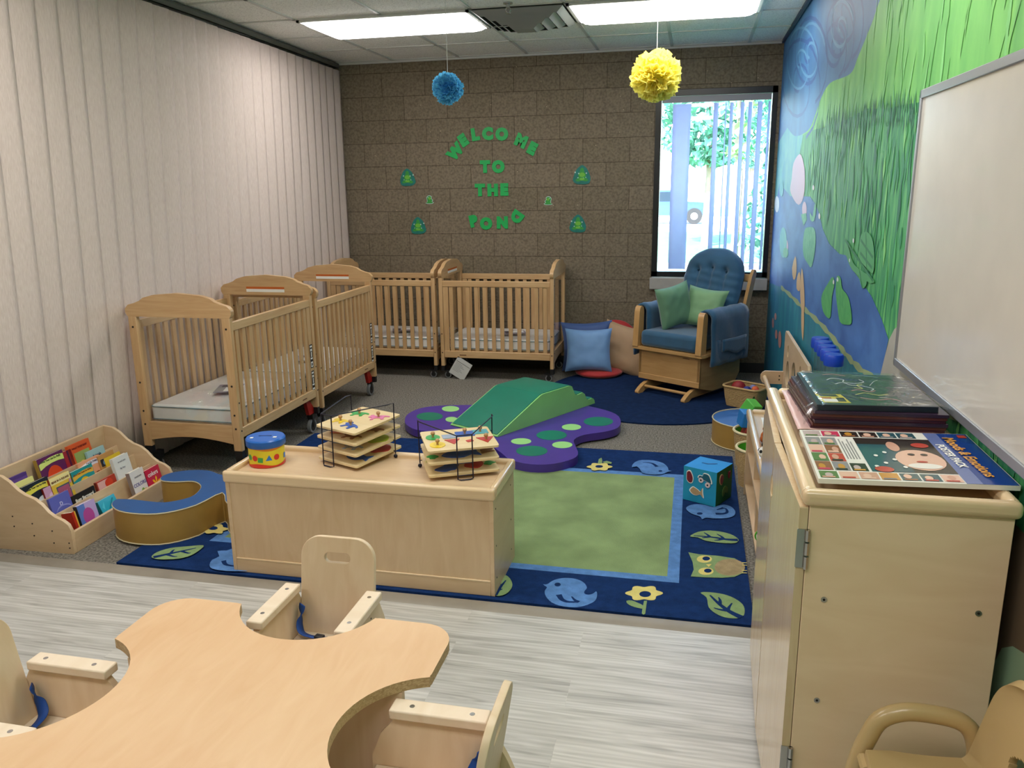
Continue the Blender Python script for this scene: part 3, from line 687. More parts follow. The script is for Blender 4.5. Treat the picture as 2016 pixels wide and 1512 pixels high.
labs = ['white crib mattress in clear plastic, in the nearest crib', 'white crib mattress in clear plastic, in the second crib along the blinds', 'white crib mattress in the far left corner crib', 'white crib mattress in the crib beside the floor pillows']
for i, (c, loc, rz, lab, sz) in enumerate(cribs):
    mm = m0 if i == 0 else copy_tree(m0)
    mm.location = (loc[0], loc[1], .254+sz); mm.rotation_euler = (0, 0, rz); tag(mm, labs[i], 'mattress', 'crib mattresses')
    lf = MB().box(-.10, .10, -.075, .075, 0, .004, BOOKL).box(-.085, .02, -.06, .02, .004, .0046, PAPER).box(.03, .08, -.06, .05, .004, .0046, flat('leaflet_dark', '#4b4a56', .5))
    l_ = lf.build('instruction_leaflet', None, loc=(loc[0]+(.02 if i < 2 else .1), loc[1]-(.1 if i < 2 else .05), .254+sz+.124), rot=(0, 0, rz+.35))
    tag(l_, ['grey instruction leaflet lying on the nearest crib mattress', 'grey instruction leaflet on the mattress of the second crib along the blinds', 'grey instruction leaflet on the mattress of the corner crib', 'grey instruction leaflet on the mattress of the crib beside the pillows'][i], 'leaflet', 'leaflets on the mattresses')
# hang tag below the crib
p = W(908, 724, 1, 6.585)
tg = MB().box(-.075, .075, -.001, .001, -.095, .075, flat('tag_paper', '#c9c9c6', .6))
tg.box(-.068, .068, -.0016, -.001, .035, .038, BLACK)
for k in range(7): tg.box(-.064, .0+.03*((k*37) % 3)/2, -.0014, -.001, .02-.012*k, .023-.012*k, flat('print_grey', '#7d7d7d', .6))
tg.tube([(0, 0, .075), (.0, .01, .12)], .001, DARKB, 5)
tag(tg.build('paper_tag', None, loc=p, rot=(0, radians(31), 0)), 'white printed paper tag hanging askew below the crib beside the pillows', 'tag')

# ================================================================== LETTERS AND FROGS ON THE BLOCK WALL
GREENL = mat('green_foam', '#07a24e', .5, var=.04)
def wl(px, py): p = W(px, py, 1, WALLY-.004); return p
letters = [('W', 893, 295, 46, 'arched top word'), ('E', 912, 276, 32, ''), ('L', 936, 265, 8, ''), ('C', 960, 263, 0, ''), ('O', 988, 264, 0, ''), ('M', 1026, 277, -25, ''), ('E', 1048, 292, -28, ''),
    ('T', 955, 328, 0, ''), ('O', 981, 328, 0, ''), ('T', 945, 374, 0, ''), ('H', 970, 374, 0, ''), ('E', 993, 373, 0, ''), ('P', 931, 436, 12, ''), ('O', 957, 440, 0, ''), ('N', 989, 438, 0, ''), ('D', 1020, 425, -125, '')]
lets = ['leftmost in the arched top word, tilted', 'second in the arched top word, tilted', 'third in the arched top word', 'fourth in the arched top word', 'fifth in the arched top word', 'sixth in the arched top word, tilted', 'last in the arched top word, tilted right',
    'first in the two letter word', 'second in the two letter word', 'first in the three letter word', 'middle of the three letter word', 'last in the three letter word', 'first in the bottom word', 'second in the bottom word', 'third in the bottom word', 'last in bottom word, tipped up']
for (ch, px, py, ang, _), d in zip(letters, lets):
    p = wl(px, py)
    T = Matrix.Rotation(radians(ang), 4, 'Z')
    mb = MB(); mb.text(ch, .128, GREENL, T, depth=.006, off=.0115, squash=1.0)
    # centre the glyph
    xs = [v[0] for v in mb.v]; ys_ = [v[1] for v in mb.v]; cx, cy = (min(xs)+max(xs))/2, (min(ys_)+max(ys_))/2
    mb.v = [(v[0]-cx, v[1]-cy, v[2]) for v in mb.v]
    o = mb.build('wall_letter', None, loc=p, rot=(pi/2, 0, 0)); tag(o, 'green foam letter %s on the block wall, %s' % (ch, d), 'letter', 'foam letters on the block wall')
TEALF = mat('frog_teal', '#0f6f66', .4, var=.12, scale=20); FG = mat('frog_green', '#2f8f3a', .4, var=.1, scale=30); FGL = flat('frog_light_green', '#69b03a', .4); SPK = flat('frog_speck', '#a9c8c0', .4)
def frog(px, py, s, big, lab, grp, mir=1):
    p = wl(px, py); mb = MB()
    if big:
        mb.prism(smoothpoly([(-.065, -.06), (-.07, -.02), (-.05, .03), (-.03, .06), (0, .078), (.03, .06), (.055, .03), (.07, -.01), (.078, -.045), (.05, -.072), (0, -.078), (-.045, -.075)]), -.001, .001, TEALF)
        mb.prism(smoothpoly([(-.02, .02), (-.035, .0), (-.03, -.02), (-.052, -.045), (-.03, -.055), (0, -.048), (.035, -.055), (.055, -.043), (.03, -.02), (.034, 0), (.02, .025), (.012, .05), (0, .055), (-.012, .05)]), .001, .002, FG)
        mb.prism(ell(0, .0, .024, .018), .002, .0028, FGL).prism(ell(0, -.035, .022, .01), .002, .0026, FGL)
        for x, y, r in ((-.036, .012, .006), (.028, .010, .006), (.058, .02, .007), (-.032, -.022, .004), (.034, -.024, .005), (-.012, -.026, .003)): mb.prism(ell(x, y, r, r, 8), .0028, .0034, SPK)
    else:
        mb.prism(smoothpoly([(-.045, -.035), (-.03, -.025), (-.03, 0), (-.035, .015), (-.025, .035), (0, .042), (.022, .03), (.02, .01), (.035, -.005), (.028, -.02), (.044, -.03), (.02, -.042), (-.02, -.042)]), -.001, .001, SPK)
        mb.prism(smoothpoly([(-.038, -.032), (-.025, -.022), (-.025, 0), (-.03, .013), (-.02, .03), (0, .036), (.017, .026), (.014, .01), (.028, -.005), (.022, -.02), (.036, -.028), (.018, -.037), (-.018, -.037)]), .001, .002, FG)
        mb.prism(ell(0, .012, .013, .013), .002, .0027, FGL).prism(ell(-.015, .02, .005, .005, 8), .0027, .0033, SPK)
    mb.v = [(v[0]*mir*s, v[1]*s, v[2]) for v in mb.v]
    o = mb.build('frog_cutout', None, loc=p, rot=(pi/2, 0, 0), smooth=False); tag(o, lab, 'frog cutout', grp)
frog(802, 349, 1, True, 'large green frog cutout on the block wall, upper one left of the green words', 'large frog cutouts')
frog(823, 444, 1, True, 'large green frog cutout on the block wall, lower one left of the green words', 'large frog cutouts')
frog(1146, 344, 1.05, True, 'large green frog cutout on the block wall, upper one right of the green words', 'large frog cutouts', -1)
frog(1138, 440, 1, True, 'large green frog cutout on the block wall, lower one right of the green words', 'large frog cutouts', -1)
frog(846, 393, .9, False, 'small light green frog cutout left of the green words', 'small frog cutouts')
frog(1079, 395, .9, False, 'small light green frog cutout right of the green words', 'small frog cutouts', -1)

# ================================================================== PAPER POMPOMS
STR = flat('white_string', '#dcdcd8', .7)
def pompom(loc, R, col, lab, seed, name):
    random.seed(seed); m = mat(name, col, .8, var=.08, scale=6)
    b = m.node_tree.nodes['Principled BSDF']; nn_ = m.node_tree.nodes; tr_ = nn_.new('ShaderNodeBsdfTranslucent'); tr_.inputs[0].default_value = lin(col); mx_ = nn_.new('ShaderNodeMixShader'); mx_.inputs[0].default_value = .4
    m.node_tree.links.new(b.outputs[0], mx_.inputs[1]); m.node_tree.links.new(tr_.outputs[0], mx_.inputs[2]); m.node_tree.links.new(mx_.outputs[0], nn_['Material Output'].inputs[0])
    t = thing('paper_pompom', lab, 'pompom', loc)
    mb = MB()
    for k in range(170):
        z = 1-2*(k+.5)/170; a = k*2.39996; d = Vector((sqrt(1-z*z)*cos(a), sqrt(1-z*z)*sin(a), z))
        d = (d+Vector([random.uniform(-.15, .15) for _ in range(3)])).normalized()
        s = d.cross(Vector((random.uniform(-1, 1), random.uniform(-1, 1), random.uniform(-1, 1)))).normalized(); n_ = d.cross(s)
        RR = R*random.uniform(.80, 1.06); wd = R*random.uniform(.34, .46); ph = random.random()*6
        def fn(u, v, d=d, s=s, n_=n_, RR=RR, wd=wd, ph=ph):
            x = (u-.5)*2; r = RR*(.12+.88*v)*(1-.10*x*x*v)
            r *= 1+.06*sin(11*x+ph)*v
            return tuple(d*r+s*(x*wd*(.15+.85*v))+n_*(R*.11*sin(6*x+ph)*v))
        mb.grid(fn, 8, 3, m)
    mb.ball((0, 0, 0), R*.6, m, 12)
    mb.build('tissue_petals', t, ang=180)
    MB().tube([(0, 0, R*.5), (0, 0, CEIL-loc[2]-.002)], .0018, STR, 5).build('string', t)
    return t
p = W(882, 174, 1, 4.95); pompom(p, .094, '#6cc8f0', 'small blue tissue paper pompom hanging on a string', 1, 'blue_tissue')
p = W(1292, 151, 1, 5.85); pompom(p, .170, '#fff27e', 'large yellow tissue paper pompom hanging in front of the window', 2, 'yellow_tissue')

# ================================================================== BOOKCASE AND BOOKS
BX, BY, BR = -2.752, 2.905, pi/2+radians(2.0)
t = thing('book_display', 'low birch book display with wavy sides and four sloping rows against the blinds', 'bookcase', (BX, BY, 0), BR)
BL_ = .80
side = [(0, 0), (0, .115), (.012, .145), (.04, .165), (.075, .178), (.105, .20), (.135, .235), (.17, .262), (.215, .278), (.25, .30), (.29, .34), (.33, .365), (.40, .375), (.40, 0)]
for x in (0, BL_-.018):
    o = MB().prism(side, x, x+.018, BIRCHY, 'yz').build('side_panel', t, bevel=.004, seg=3)
    if x == 0:
        bb = MB()
        for y, z in ((.02, .03), (.02, .055), (.10, .05), (.10, .11), (.2, .08), (.2, .14), (.30, .12), (.30, .17)): bb.disc((-.0015, y, z), .0035, 'x', .002, DARKB, 8)
        bb.build('screws', o)
MB().box(.018, BL_-.018, .382, .40, .02, .375, BIRCH).build('back_panel', t, bevel=.003)
MB().box(.018, BL_-.018, .0, .016, .0, .105, BIRCH).build('front_board', t, bevel=.003)
ROWS = [(.020, .030), (.115, .085), (.205, .135), (.295, .180)]
DIV = [(.105, .165), (.195, .215), (.285, .265)]
for (y, zt) in DIV:
    o = MB().box(.018, BL_-.018, -.006, .006, 0, zt-.02, BIRCH).build('divider', t, loc=(0, y, .02), rot=(radians(-8), 0, 0))
for (y, z) in ROWS: MB().box(.018, BL_-.018, y, y+.085, z-.02, z-.008, BIRCH).build('shelf_board', t)
MAT4 = Matrix.Translation((BX, BY, 0)) @ Matrix.Rotation(BR, 4, 'Z')
bookmats = {}
def bm_(c): return flat('cover_'+c.strip('#'), c, .3)
def book(lab, row, u, w_, h, th, col, deco=(), lean=12, yoff=0, spine=None, yaw=0):
    """u: centre along the display, deco: list of (kind,args) on the cover; cover faces local -y"""
    y, z = ROWS[row]; w_ *= 1.06; h *= 1.12
    T = MAT4 @ Matrix.Translation((u, y+.012+yoff, z)) @ Matrix.Rotation(radians(yaw), 4, 'Z') @ Matrix.Rotation(radians(-lean), 4, 'X')
    t = bpy.data.objects.new('picture_book', None); COL.objects.link(t); t.empty_display_size = .02
    t.matrix_world = T; t.location = T.to_translation(); t.rotation_euler = T.to_euler()
    tag(t, lab, 'book', 'board books in the book display')
    c = bm_(col); sp = bm_(spine) if spine else c
    mb = MB().box(-w_/2, w_/2, 0, .002, 0, h, c).box(-w_/2, w_/2, th-.002, th, 0, h, c).box(-w_/2-.0015, -w_/2+.001, 0, th, 0, h, sp)
    k = -.0004; R = Matrix.Rotation(pi/2, 4, 'X')
    for d in deco:
        k -= .0003; kind = d[0]
        if kind == 'box': _, x0, x1, z0, z1, cc = d; mb.box(x0*w_, x1*w_, k, k+.0003, z0*h, z1*h, bm_(cc))
        elif kind == 'ell': _, x, z_, rx, rz_, cc = d; mb.prism(ell(x*w_, z_*h, rx*w_, rz_*h, 18), k, k+.0003, bm_(cc), 'xz')
        elif kind == 'poly': _, pts, cc = d; mb.prism([(a*w_, b*h) for a, b in pts], k, k+.0003, bm_(cc), 'xz')
        elif kind == 'txt': _, s_, x, z_, size, cc = d; mb.text(s_, size, bm_(cc), Matrix.Translation((x*w_, k, z_*h)) @ R, depth=.0004, off=.0006)
    mb.build('cover', t, smooth=False)
    MB().box(-w_/2+.002, w_/2-.003, .002, th-.002, .002, h-.002, flat('page_edges', '#e4dcc8', .7)).build('pages', t)
def petals(n, x, z, r, c1, c2): 
    out = []
    for i in range(n):
        a = 2*pi*i/n+.3; q = a+pi/n
        out.append(('poly', [(x+.05*cos(a-pi/n), z+.05*sin(a-pi/n)), (x+r*.75*cos(a-.25), z+r*.75*sin(a-.25)), (x+r*cos(a), z+r*sin(a)), (x+r*.75*cos(a+.25), z+r*.75*sin(a+.25)), (x+.05*cos(a+pi/n), z+.05*sin(a+pi/n))], c1))
    out.append(('ell', x, z, .07, .07, c2)); return out
arc = lambda c, z0: [('poly', [(-.47, z0-.06), (-.25, z0), (0, z0+.03), (.25, z0+.03), (.48, z0), (.48, z0+.16), (.25, z0+.19), (0, z0+.19), (-.25, z0+.16), (-.47, z0+.10)], c)]
# row 0 front
book('thin red and orange board book standing on edge at the near front of the display', 0, .100, .022, .125, .07, '#d8a23c', [('box', -.5, .1, 0, 1, '#b32a1a')], spine='#a11f15')
book('small blue and lilac board book with a scalloped black edge in the front row', 0, .185, .105, .135, .022, '#b9a3d6', [('box', -.5, -.1, 0, 1, '#5a78c0'), ('ell', -.02, .55, .30, .28, '#b04a95'), ('ell', .25, .2, .2, .15, '#9fc0a0'), ('box', -.5, .5, 0, .08, '#20202c'), ('ell', .1, .3, .12, .08, '#3f5fb0')], spine='#15151c', yaw=-4)
book('teal board book in the front row, half behind the blue crescent seat', 0, .345, .115, .105, .03, '#27a3bd', [('poly', [(-.3, .2), (.35, .85), (.3, .9), (-.35, .25)], '#13798f'), ('poly', [(-.4, .7), (-.2, .9), (-.3, .55)], '#4cc0d2')], spine='#0d6a75', lean=22)
book('white colors board book with a leafy picture near the right of the front row', 0, .590, .105, .155, .022, '#dcd8d8', [('txt', 'COLORS', 0, .55, .026, '#5b4d92'), ('ell', .1, .28, .12, .12, '#7da94b'), ('ell', .28, .26, .08, .1, '#d9b24a'), ('ell', -.16, .22, .12, .09, '#232c50'), ('txt', 'us and ours', 0, .8, .012, '#8a8a90')], spine='#8d7f7b', yoff=.004)
book('crimson colors board book with a yellow flower at the right end of the front row', 0, .705, .115, .13, .02, '#c42347', [('txt', 'colors', -.02, .78, .034, '#f2e9ea')]+petals(6, .05, .36, .30, '#efc02a', '#c98a1a'), spine='#8d1530', yoff=.0)
book('white board book standing taller behind the white colors book', 1, .600, .115, .17, .02, '#d6d8d8', [('txt', 'My Very', -.05, .66, .012, '#8e9098'), ('txt', 'us and ours', .0, .85, .013, '#9a9ca2')], yoff=-.004)
# row 1
book('periwinkle book with a pale letter D at the near end of the second row', 1, .135, .120, .135, .012, '#5a5fb0', [('txt', 'D', 0, .70, .026, '#c9c8ea'), ('ell', .05, .2, .16, .12, '#dfe3ee'), ('poly', smoothline([(-.35, .5), (-.2, .62), (0, .66), (.25, .62), (.4, .55), (.4, .51), (.25, .58), (0, .62), (-.2, .58)], 3), '#8d90cf')])
book('black farm book with a white title in the second row', 1, .285, .150, .10, .008, '#15110f', [('txt', 'Busy Barnyard', 0, .72, .022, '#efeae0')])
book('red brown farm book with a blue patch in the second row', 1, .455, .135, .105, .014, '#a83421', [('box', -.45, .1, .6, .95, '#d8a5a0'), ('box', .02, .5, 0, .45, '#3b6499'), ('txt', 'FARM', -.22, .42, .026, '#f0e6de'), ('txt', 'COUNTING', .26, .25, .014, '#c9dcec'), ('ell', .1, .75, .2, .2, '#c8391f')], spine='#6e1d12')
# row 2
book('black and yellow book with an arched title at the near end of third row', 2, .105, .150, .155, .018, '#171a24', arc('#d9cf4c', .72)+[('txt', 'Does Your Cat Do Kitty', 0, .86, .012, '#26241c'), ('ell', .1, .45, .2, .12, '#c7cdd2')], spine='#23363a', yoff=-.004)
book('pink book with a dark red spine in the third row', 2, .165, .075, .115, .02, '#c999b5', [('ell', 0, .6, .2, .15, '#dcb6cf')], spine='#7d2118', yoff=-.014)
book('yellow bear book with a framed hand picture in the third row', 2, .240, .125, .14, .015, '#e0b838', [('box', -.5, .5, .78, 1, '#eadb98'), ('txt', 'BEAR IN A SQUARE', 0, .86, .0135, '#5f2c18'), ('box', -.3, .35, .15, .68, '#3d5568'), ('box', -.26, .31, .19, .64, '#a8506e'), ('poly', [(-.1, .19), (-.12, .42), (-.03, .35), (.02, .5), (.07, .36), (.16, .5), (.15, .19)], '#e7b08a'), ('ell', -.41, .4, .06, .07, '#a03318'), ('ell', .42, .7, .06, .07, '#b98aa8')], spine='#8a2c18', yoff=-.016)
book('teal and yellow chicken book with an arched orange title in the third row', 2, .395, .145, .125, .022, '#1d8d90', arc('#e0b13a', .70)+[('txt', 'Does Your Duck Do Bobby', 0, .84, .0115, '#7c3a10'), ('ell', 0, .32, .27, .34, '#dcb51a'), ('ell', .0, .25, .05, .03, '#2c2208')], spine='#6d6523', yoff=-.012)
book('white and peach book with a curly picture beside the teal book', 2, .480, .150, .14, .014, '#d99a76', arc('#d8d3e2', .74)+[('txt', 'Cat Do Frisky', .1, .87, .014, '#4c4660'), ('poly', smoothline([(-.1, .2), (.1, .45), (.3, .5), (.45, .3), (.42, .27), (.28, .44), (.1, .38), (-.06, .17)], 3), '#7d3a1f')], yoff=.006)
book('brown, black and blue book in the third row near the far side', 2, .600, .115, .135, .014, '#b98a52', [('box', -.42, .46, .58, .84, '#1d2330'), ('ell', .05, .7, .1, .08, '#7fc0cf'), ('ell', -.2, .7, .1, .08, '#5d7fa0')], yoff=.0)
book('thin yellow book leaning in front of the brown and black book', 2, .640, .120, .115, .006, '#d8b92f', [], yoff=-.010, lean=16)
# row 3 back
book('purple book at the near end of the back row', 3, .085, .140, .14, .014, '#5c3a86', [('ell', -.25, .6, .2, .2, '#d5c8dc'), ('box', -.5, .5, .9, 1, '#4a2c74')], spine='#2c1638')
book('pale yellow book just in front of the purple book', 3, .100, .140, .115, .01, '#e6e08c', [], spine='#d9d27a', yoff=-.014)
book('plum lion book with an orange mane and an arched green title in the back row', 3, .325, .165, .165, .02, '#5c1c55', arc('#cfe07c', .74)+[('txt', 'Does Your Cat Do Fluffy', 0, .88, .013, '#3d4a26'), ('ell', .0, .35, .3, .34, '#d6451d'), ('ell', 0, .2, .12, .16, '#e8a06a')], spine='#a98a3c')
book('dark red narrow book between the lion book and the orange book', 3, .440, .055, .15, .022, '#9c2230', [('box', -.1, .12, 0, 1, '#4a1238')], spine='#c03038')
book('orange book with a green farmyard picture in the back row', 3, .530, .150, .165, .014, '#cf5423', [('box', -.32, .38, .18, .74, '#8fa35c'), ('ell', 0, .3, .12, .08, '#c8401c'), ('ell', .22, .45, .08, .12, '#1c1a18'), ('ell', -.05, .42, .1, .06, '#e0b85a'), ('txt', 'WHAT DOES BABY', 0, .87, .013, '#7d1f16')])
book('pale blue book with dark lettering at the far end of the back row', 3, .610, .125, .11, .012, '#9cc0c4', [('txt', 'Animals', 0, .72, .02, '#27405c')], yoff=-.018)

# ================================================================== CRESCENT SEAT AND ROUND CUSHION
TANV = mat('tan_vinyl', '#a3803f', .38, var=.05, bump=.12, bscale=12); BLUEV = mat('blue_vinyl', '#1d5390', .42, var=.05, bump=.08, bscale=14)
TRIMV = flat('cream_piping', '#c7bd9a', .5)
t = thing('crescent_seat', 'C shaped foam seat with blue top and tan sides by the book display', 'foam seat', (0, 0, .009))
z = .16
def mz(x, y): p = W(x, y, 2, z+.009); return (p[0], p[1])
outl = [mz(228, 985), mz(221, 995), mz(235, 1006), mz(275, 1012), mz(325, 1010), mz(385, 995), mz(438, 970)]
outl = outl + [(-2.135, 3.22), (-2.09, 3.36), (-2.12, 3.50), (-2.24, 3.60), mz(440, 937), mz(412, 928), mz(375, 927), mz(338, 932), mz(318, 940), mz(320, 947), mz(345, 949), mz(380, 948), mz(395, 955), mz(394, 965), mz(375, 980), mz(330, 990), mz(300, 989), mz(265, 985), mz(245, 984)]
outl = smoothpoly(outl, 3)
MB().prism(outl, .004, z-.004, TANV).build('side_cover', t, bevel=.006)
ins = outl
MB().prism(ins, z-.0035, z+.004, BLUEV).build('top_cover', t, bevel=.004)
for zz in (.006, z): MB().tube([(x, y, zz) for x, y in outl], .0035, TRIMV, 6, closed=True).build('piping', t)
t = thing('round_floor_cushion', 'round foam cushion with blue top and tan sides beside the low shelf', 'floor cushion', (.398, 5.19, 0))
P = ell(0, 0, .238, .238, 40)
MB().prism(P, .004, .155, TANV).build('side_cover', t, bevel=.01)
def ft(u, v):
    a = 2*pi*u; r = .232*v; return (r*cos(a), r*sin(a), .156+.022*(1-v*v)+.004*sin(a*6)*v*(1-v)*2)
MB().grid(ft, 40, 8, BLUEV).build('top_cover', t)
for zz in (.006, .157): MB().tube([(x, y, zz) for x, y in P], .004, TRIMV, 6, closed=True).build('piping', t)

# ================================================================== RUGS
def pile(name, c, var=.12): 
    m = mat(name, c, .95, spec=.08, var=var, scale=26, bump=.5, bscale=220); return m
NAVY = pile('rug_navy', '#16305f'); RGREEN = pile('rug_green', '#84996a'); RBLUE = pile('rug_blue', '#5a84bd'); RYEL = pile('rug_yellow', '#d9ca7c', .05); RTAN = pile('rug_tan', '#a08f6c'); RGL = pile('rug_leaf_green', '#849d6c', .06)
g = bpy.data.materials['rug_green'].node_tree.nodes
for nn in g:
    if nn.type == 'TEX_NOISE' and abs(nn.inputs['Scale'].default_value-26) < .1: nn.inputs['Scale'].default_value = 5; nn.inputs['Detail'].default_value = 6
RZ = .012
X0, X1, Y0r, Y1r = -2.485, .278, 2.850, 4.84
mb = MB(); mb.box(X0, X1, Y0r, Y1r, 0, RZ, NAVY)
LV = [RZ]
def rl(P, m):     # coat of pile, world xy
    LV[0] += .00015
    n = len(P); area = sum(P[i][0]*P[(i+1) % n][1]-P[(i+1) % n][0]*P[i][1] for i in range(n))
    if area < 0: P = P[::-1]
    mb.add([(x, y, LV[0]) for x, y in P], [tuple(range(n))], m)
def rc(x, y): p = W(980+x/3.7333, 880+y/3.7333, 2, RZ); return (p[0], p[1])
def rp_(P, m, sm=0, f=rc):
    Q = smoothpoly(P, sm) if sm else P
    rl([f(*q) for q in Q], m)
def ln(P, w0, m=None, f=rc):
    Q = smoothline([f(*q) for q in P], 3); n = len(Q); rl(ribbon2d(Q, [w0*(1-.75*i/(n-1)) for i in range(n)]), m or NAVY)
b_ = .285; c_ = .335
rl([(X0+b_, Y0r+b_), (X1-b_, Y0r+b_), (X1-b_, Y1r-.385), (X0+b_, Y1r-.385)], RBLUE)
rl([(X0+c_, Y0r+c_), (X1-c_, Y0r+c_), (X1-c_, Y1r-.44), (X0+c_, Y1r-.44)], RGREEN)
# near bird
rp_([(333, 1010), (350, 1011), (372, 1004), (400, 985), (450, 968), (520, 963), (590, 975), (635, 1000), (655, 1035), (636, 1062), (640, 1080), (670, 1086), (700, 1078), (724, 1062), (730, 1090), (715, 1130), (660, 1160), (580, 1178), (480, 1172), (400, 1145), (355, 1100), (345, 1060), (362, 1033), (348, 1022)], RBLUE, 3)
rl([rc(*q) for q in ell(440, 1012, 23, 14)], NAVY); ln([(448, 1086), (470, 1120), (510, 1138), (560, 1140), (595, 1141)], .025); ln([(595, 1141), (565, 1125), (543, 1100)], .02)
# flower near
pet = [(1075+(122+18*cos(6*a))*cos(a), 1076+(52+7*cos(6*a))*sin(a)) for a in [2*pi*i/48 for i in range(48)]]
rl([rc(*q) for q in pet], RYEL); rl([rc(*q) for q in ell(1083, 1083, 43, 22)], NAVY)
rp_([(1075, 1132), (1097, 1132), (1090, 1180), (1084, 1228), (1070, 1235), (1058, 1225), (1065, 1180)], RGL); rp_([(945, 1133), (985, 1130), (1030, 1148), (1065, 1165), (1075, 1192), (1030, 1185), (985, 1172), (955, 1155)], RGL, 2)
# leaf near right corner
rp_([(1490, 1073), (1560, 1070), (1660, 1085), (1740, 1115), (1800, 1160), (1815, 1210), (1800, 1250), (1750, 1262), (1670, 1255), (1600, 1225), (1550, 1180), (1535, 1110)], RGL, 3)
ln([(1790, 1255), (1700, 1210), (1620, 1150), (1560, 1092)], .030); ln([(1690, 1205), (1700, 1180), (1722, 1150)], .018); ln([(1680, 1205), (1630, 1198), (1588, 1185)], .018); ln([(1630, 1160), (1634, 1130), (1622, 1108)], .018)
# owl
rp_([(1400, 777), (1480, 792), (1620, 803), (1740, 822), (1800, 855), (1818, 890), (1800, 930), (1740, 958), (1650, 965), (1530, 962), (1418, 955), (1440, 905), (1432, 850), (1415, 810)], RGL)
rl([rc(*q) for q in ell(1705, 888, 112, 62)], RTAN)
for cx, cy in ((1518, 828), (1530, 918)): rl([rc(*q) for q in ell(cx, cy, 56, 27)], RYEL); rl([rc(*q) for q in ell(cx+14, cy-4, 28, 15)], NAVY)
rp_([(1530, 867), (1573, 865), (1550, 886)], RYEL)
for q in (855, 872, 912, 930): rp_([(1795, q-2), (1832, q), (1832, q+4), (1795, q+4)], RYEL)
# leaf
rp_([(1412, 662), (1470, 630), (1560, 620), (1660, 632), (1730, 655), (1770, 688), (1740, 712), (1640, 710), (1530, 695), (1470, 670)], RGL, 3)
ln([(1765, 690), (1680, 685), (1570, 668), (1440, 658)], .028); ln([(1660, 682), (1645, 665), (1610, 645)], .018); ln([(1650, 684), (1620, 690), (1590, 692)], .018); ln([(1560, 668), (1540, 650), (1515, 635)], .018); ln([(1550, 668), (1520, 672), (1500, 674)], .016)
# bird partly under the cube
def cc(x, y): p = W(1340+x/9.45, 890+y/9.45, 2, RZ); return (p[0], p[1])
rp_([(100, 1070), (160, 1010), (300, 985), (450, 1000), (600, 1040), (700, 1010), (830, 995), (950, 1040), (1015, 1120), (990, 1200), (850, 1245), (600, 1250), (470, 1238), (400, 1265), (360, 1215), (200, 1160)], RBLUE, 3, cc)
rl([cc(*q) for q in ell(355, 1160, 55, 22)], NAVY); ln([(650, 1165), (780, 1165), (860, 1140), (850, 1080), (800, 1055)], .024, f=cc); ln([(800, 1055), (730, 1075), (670, 1092)], .02, f=cc)
# back row
pet = [(748+(84+12*cos(6*a))*cos(a), 152+(27+4*cos(6*a))*sin(a)) for a in [2*pi*i/48 for i in range(48)]]
rp_([(735, 128), (742, 95), (762, 85), (768, 105), (765, 128)], RGL); rp_([(770, 115), (800, 108), (838, 118), (835, 130), (790, 127)], RGL)
rl([rc(*q) for q in pet], RYEL); rl([rc(*q) for q in ell(745, 150, 28, 10)], NAVY)
rp_([(985, 155), (995, 130), (1020, 112), (1060, 103), (1140, 105), (1215, 125), (1250, 158), (1255, 178), (1278, 183), (1250, 190), (1200, 208), (1120, 208), (1060, 195), (1045, 170), (1020, 150)], RBLUE, 2)
rl([rc(*q) for q in ell(1195, 184, 14, 6)], NAVY); ln([(1170, 152), (1140, 130), (1100, 122), (1065, 122)], .022)
# leaf by the toy shelf
rp_([(-60, 1030), (-20, 965), (40, 950), (80, 965), (106, 1010), (100, 1050), (60, 1090), (0, 1105), (-50, 1080)], RGL, 3); ln([(-20, 1100), (20, 1040), (60, 990)], .02); ln([(15, 1060), (35, 1055)], .014); ln([(20, 1025), (40, 1020)], .014)
# left end
def lc(x, y): p = W(x/1.902, 1050+y/1.902, 2, RZ); return (p[0], p[1])
rp_([(568, 92), (590, 75), (640, 60), (700, 54), (762, 50), (748, 68), (715, 88), (670, 100), (610, 103), (580, 100)], RGL, 3, lc)
ln([(575, 95), (630, 83), (690, 70), (735, 60)], .026, f=lc); ln([(640, 80), (648, 70), (655, 66)], .016, f=lc); ln([(625, 85), (650, 92), (665, 92)], .016, f=lc); ln([(680, 72), (705, 80), (715, 78)], .016, f=lc)
rp_([(785, 125), (795, 105), (822, 92), (815, 72), (850, 70), (890, 60), (960, 80), (960, 140), (880, 148), (830, 145), (795, 138)], RBLUE, 2, lc); ln([(838, 108), (845, 122), (870, 128), (900, 130)], .022, f=lc)
def l2(x, y): p = W(x/4.2, 820+y/4.2, 2, RZ); return (p[0], p[1])
pet = [l2(1770+(105+16*cos(6*a))*cos(a), 942+(38+6*cos(6*a))*sin(a)) for a in [2*pi*i/48 for i in range(48)]]
rl(pet, RYEL); rl([l2(*q) for q in ell(1760, 935, 42, 16)], NAVY)
o = mb.build('patterned_rug', None, smooth=False); tag(o, 'navy bordered rug with green centre and bird, flower, owl and leaf motifs', 'rug')
RUGR = pile('dark_blue_pile', '#172a4c')
mb = MB().prism(ell(-.255, 6.35, .885, .885, 72), 0, .010, RUGR); tag(mb.build('round_rug', None), 'round dark blue rug under the rocking chair', 'rug')

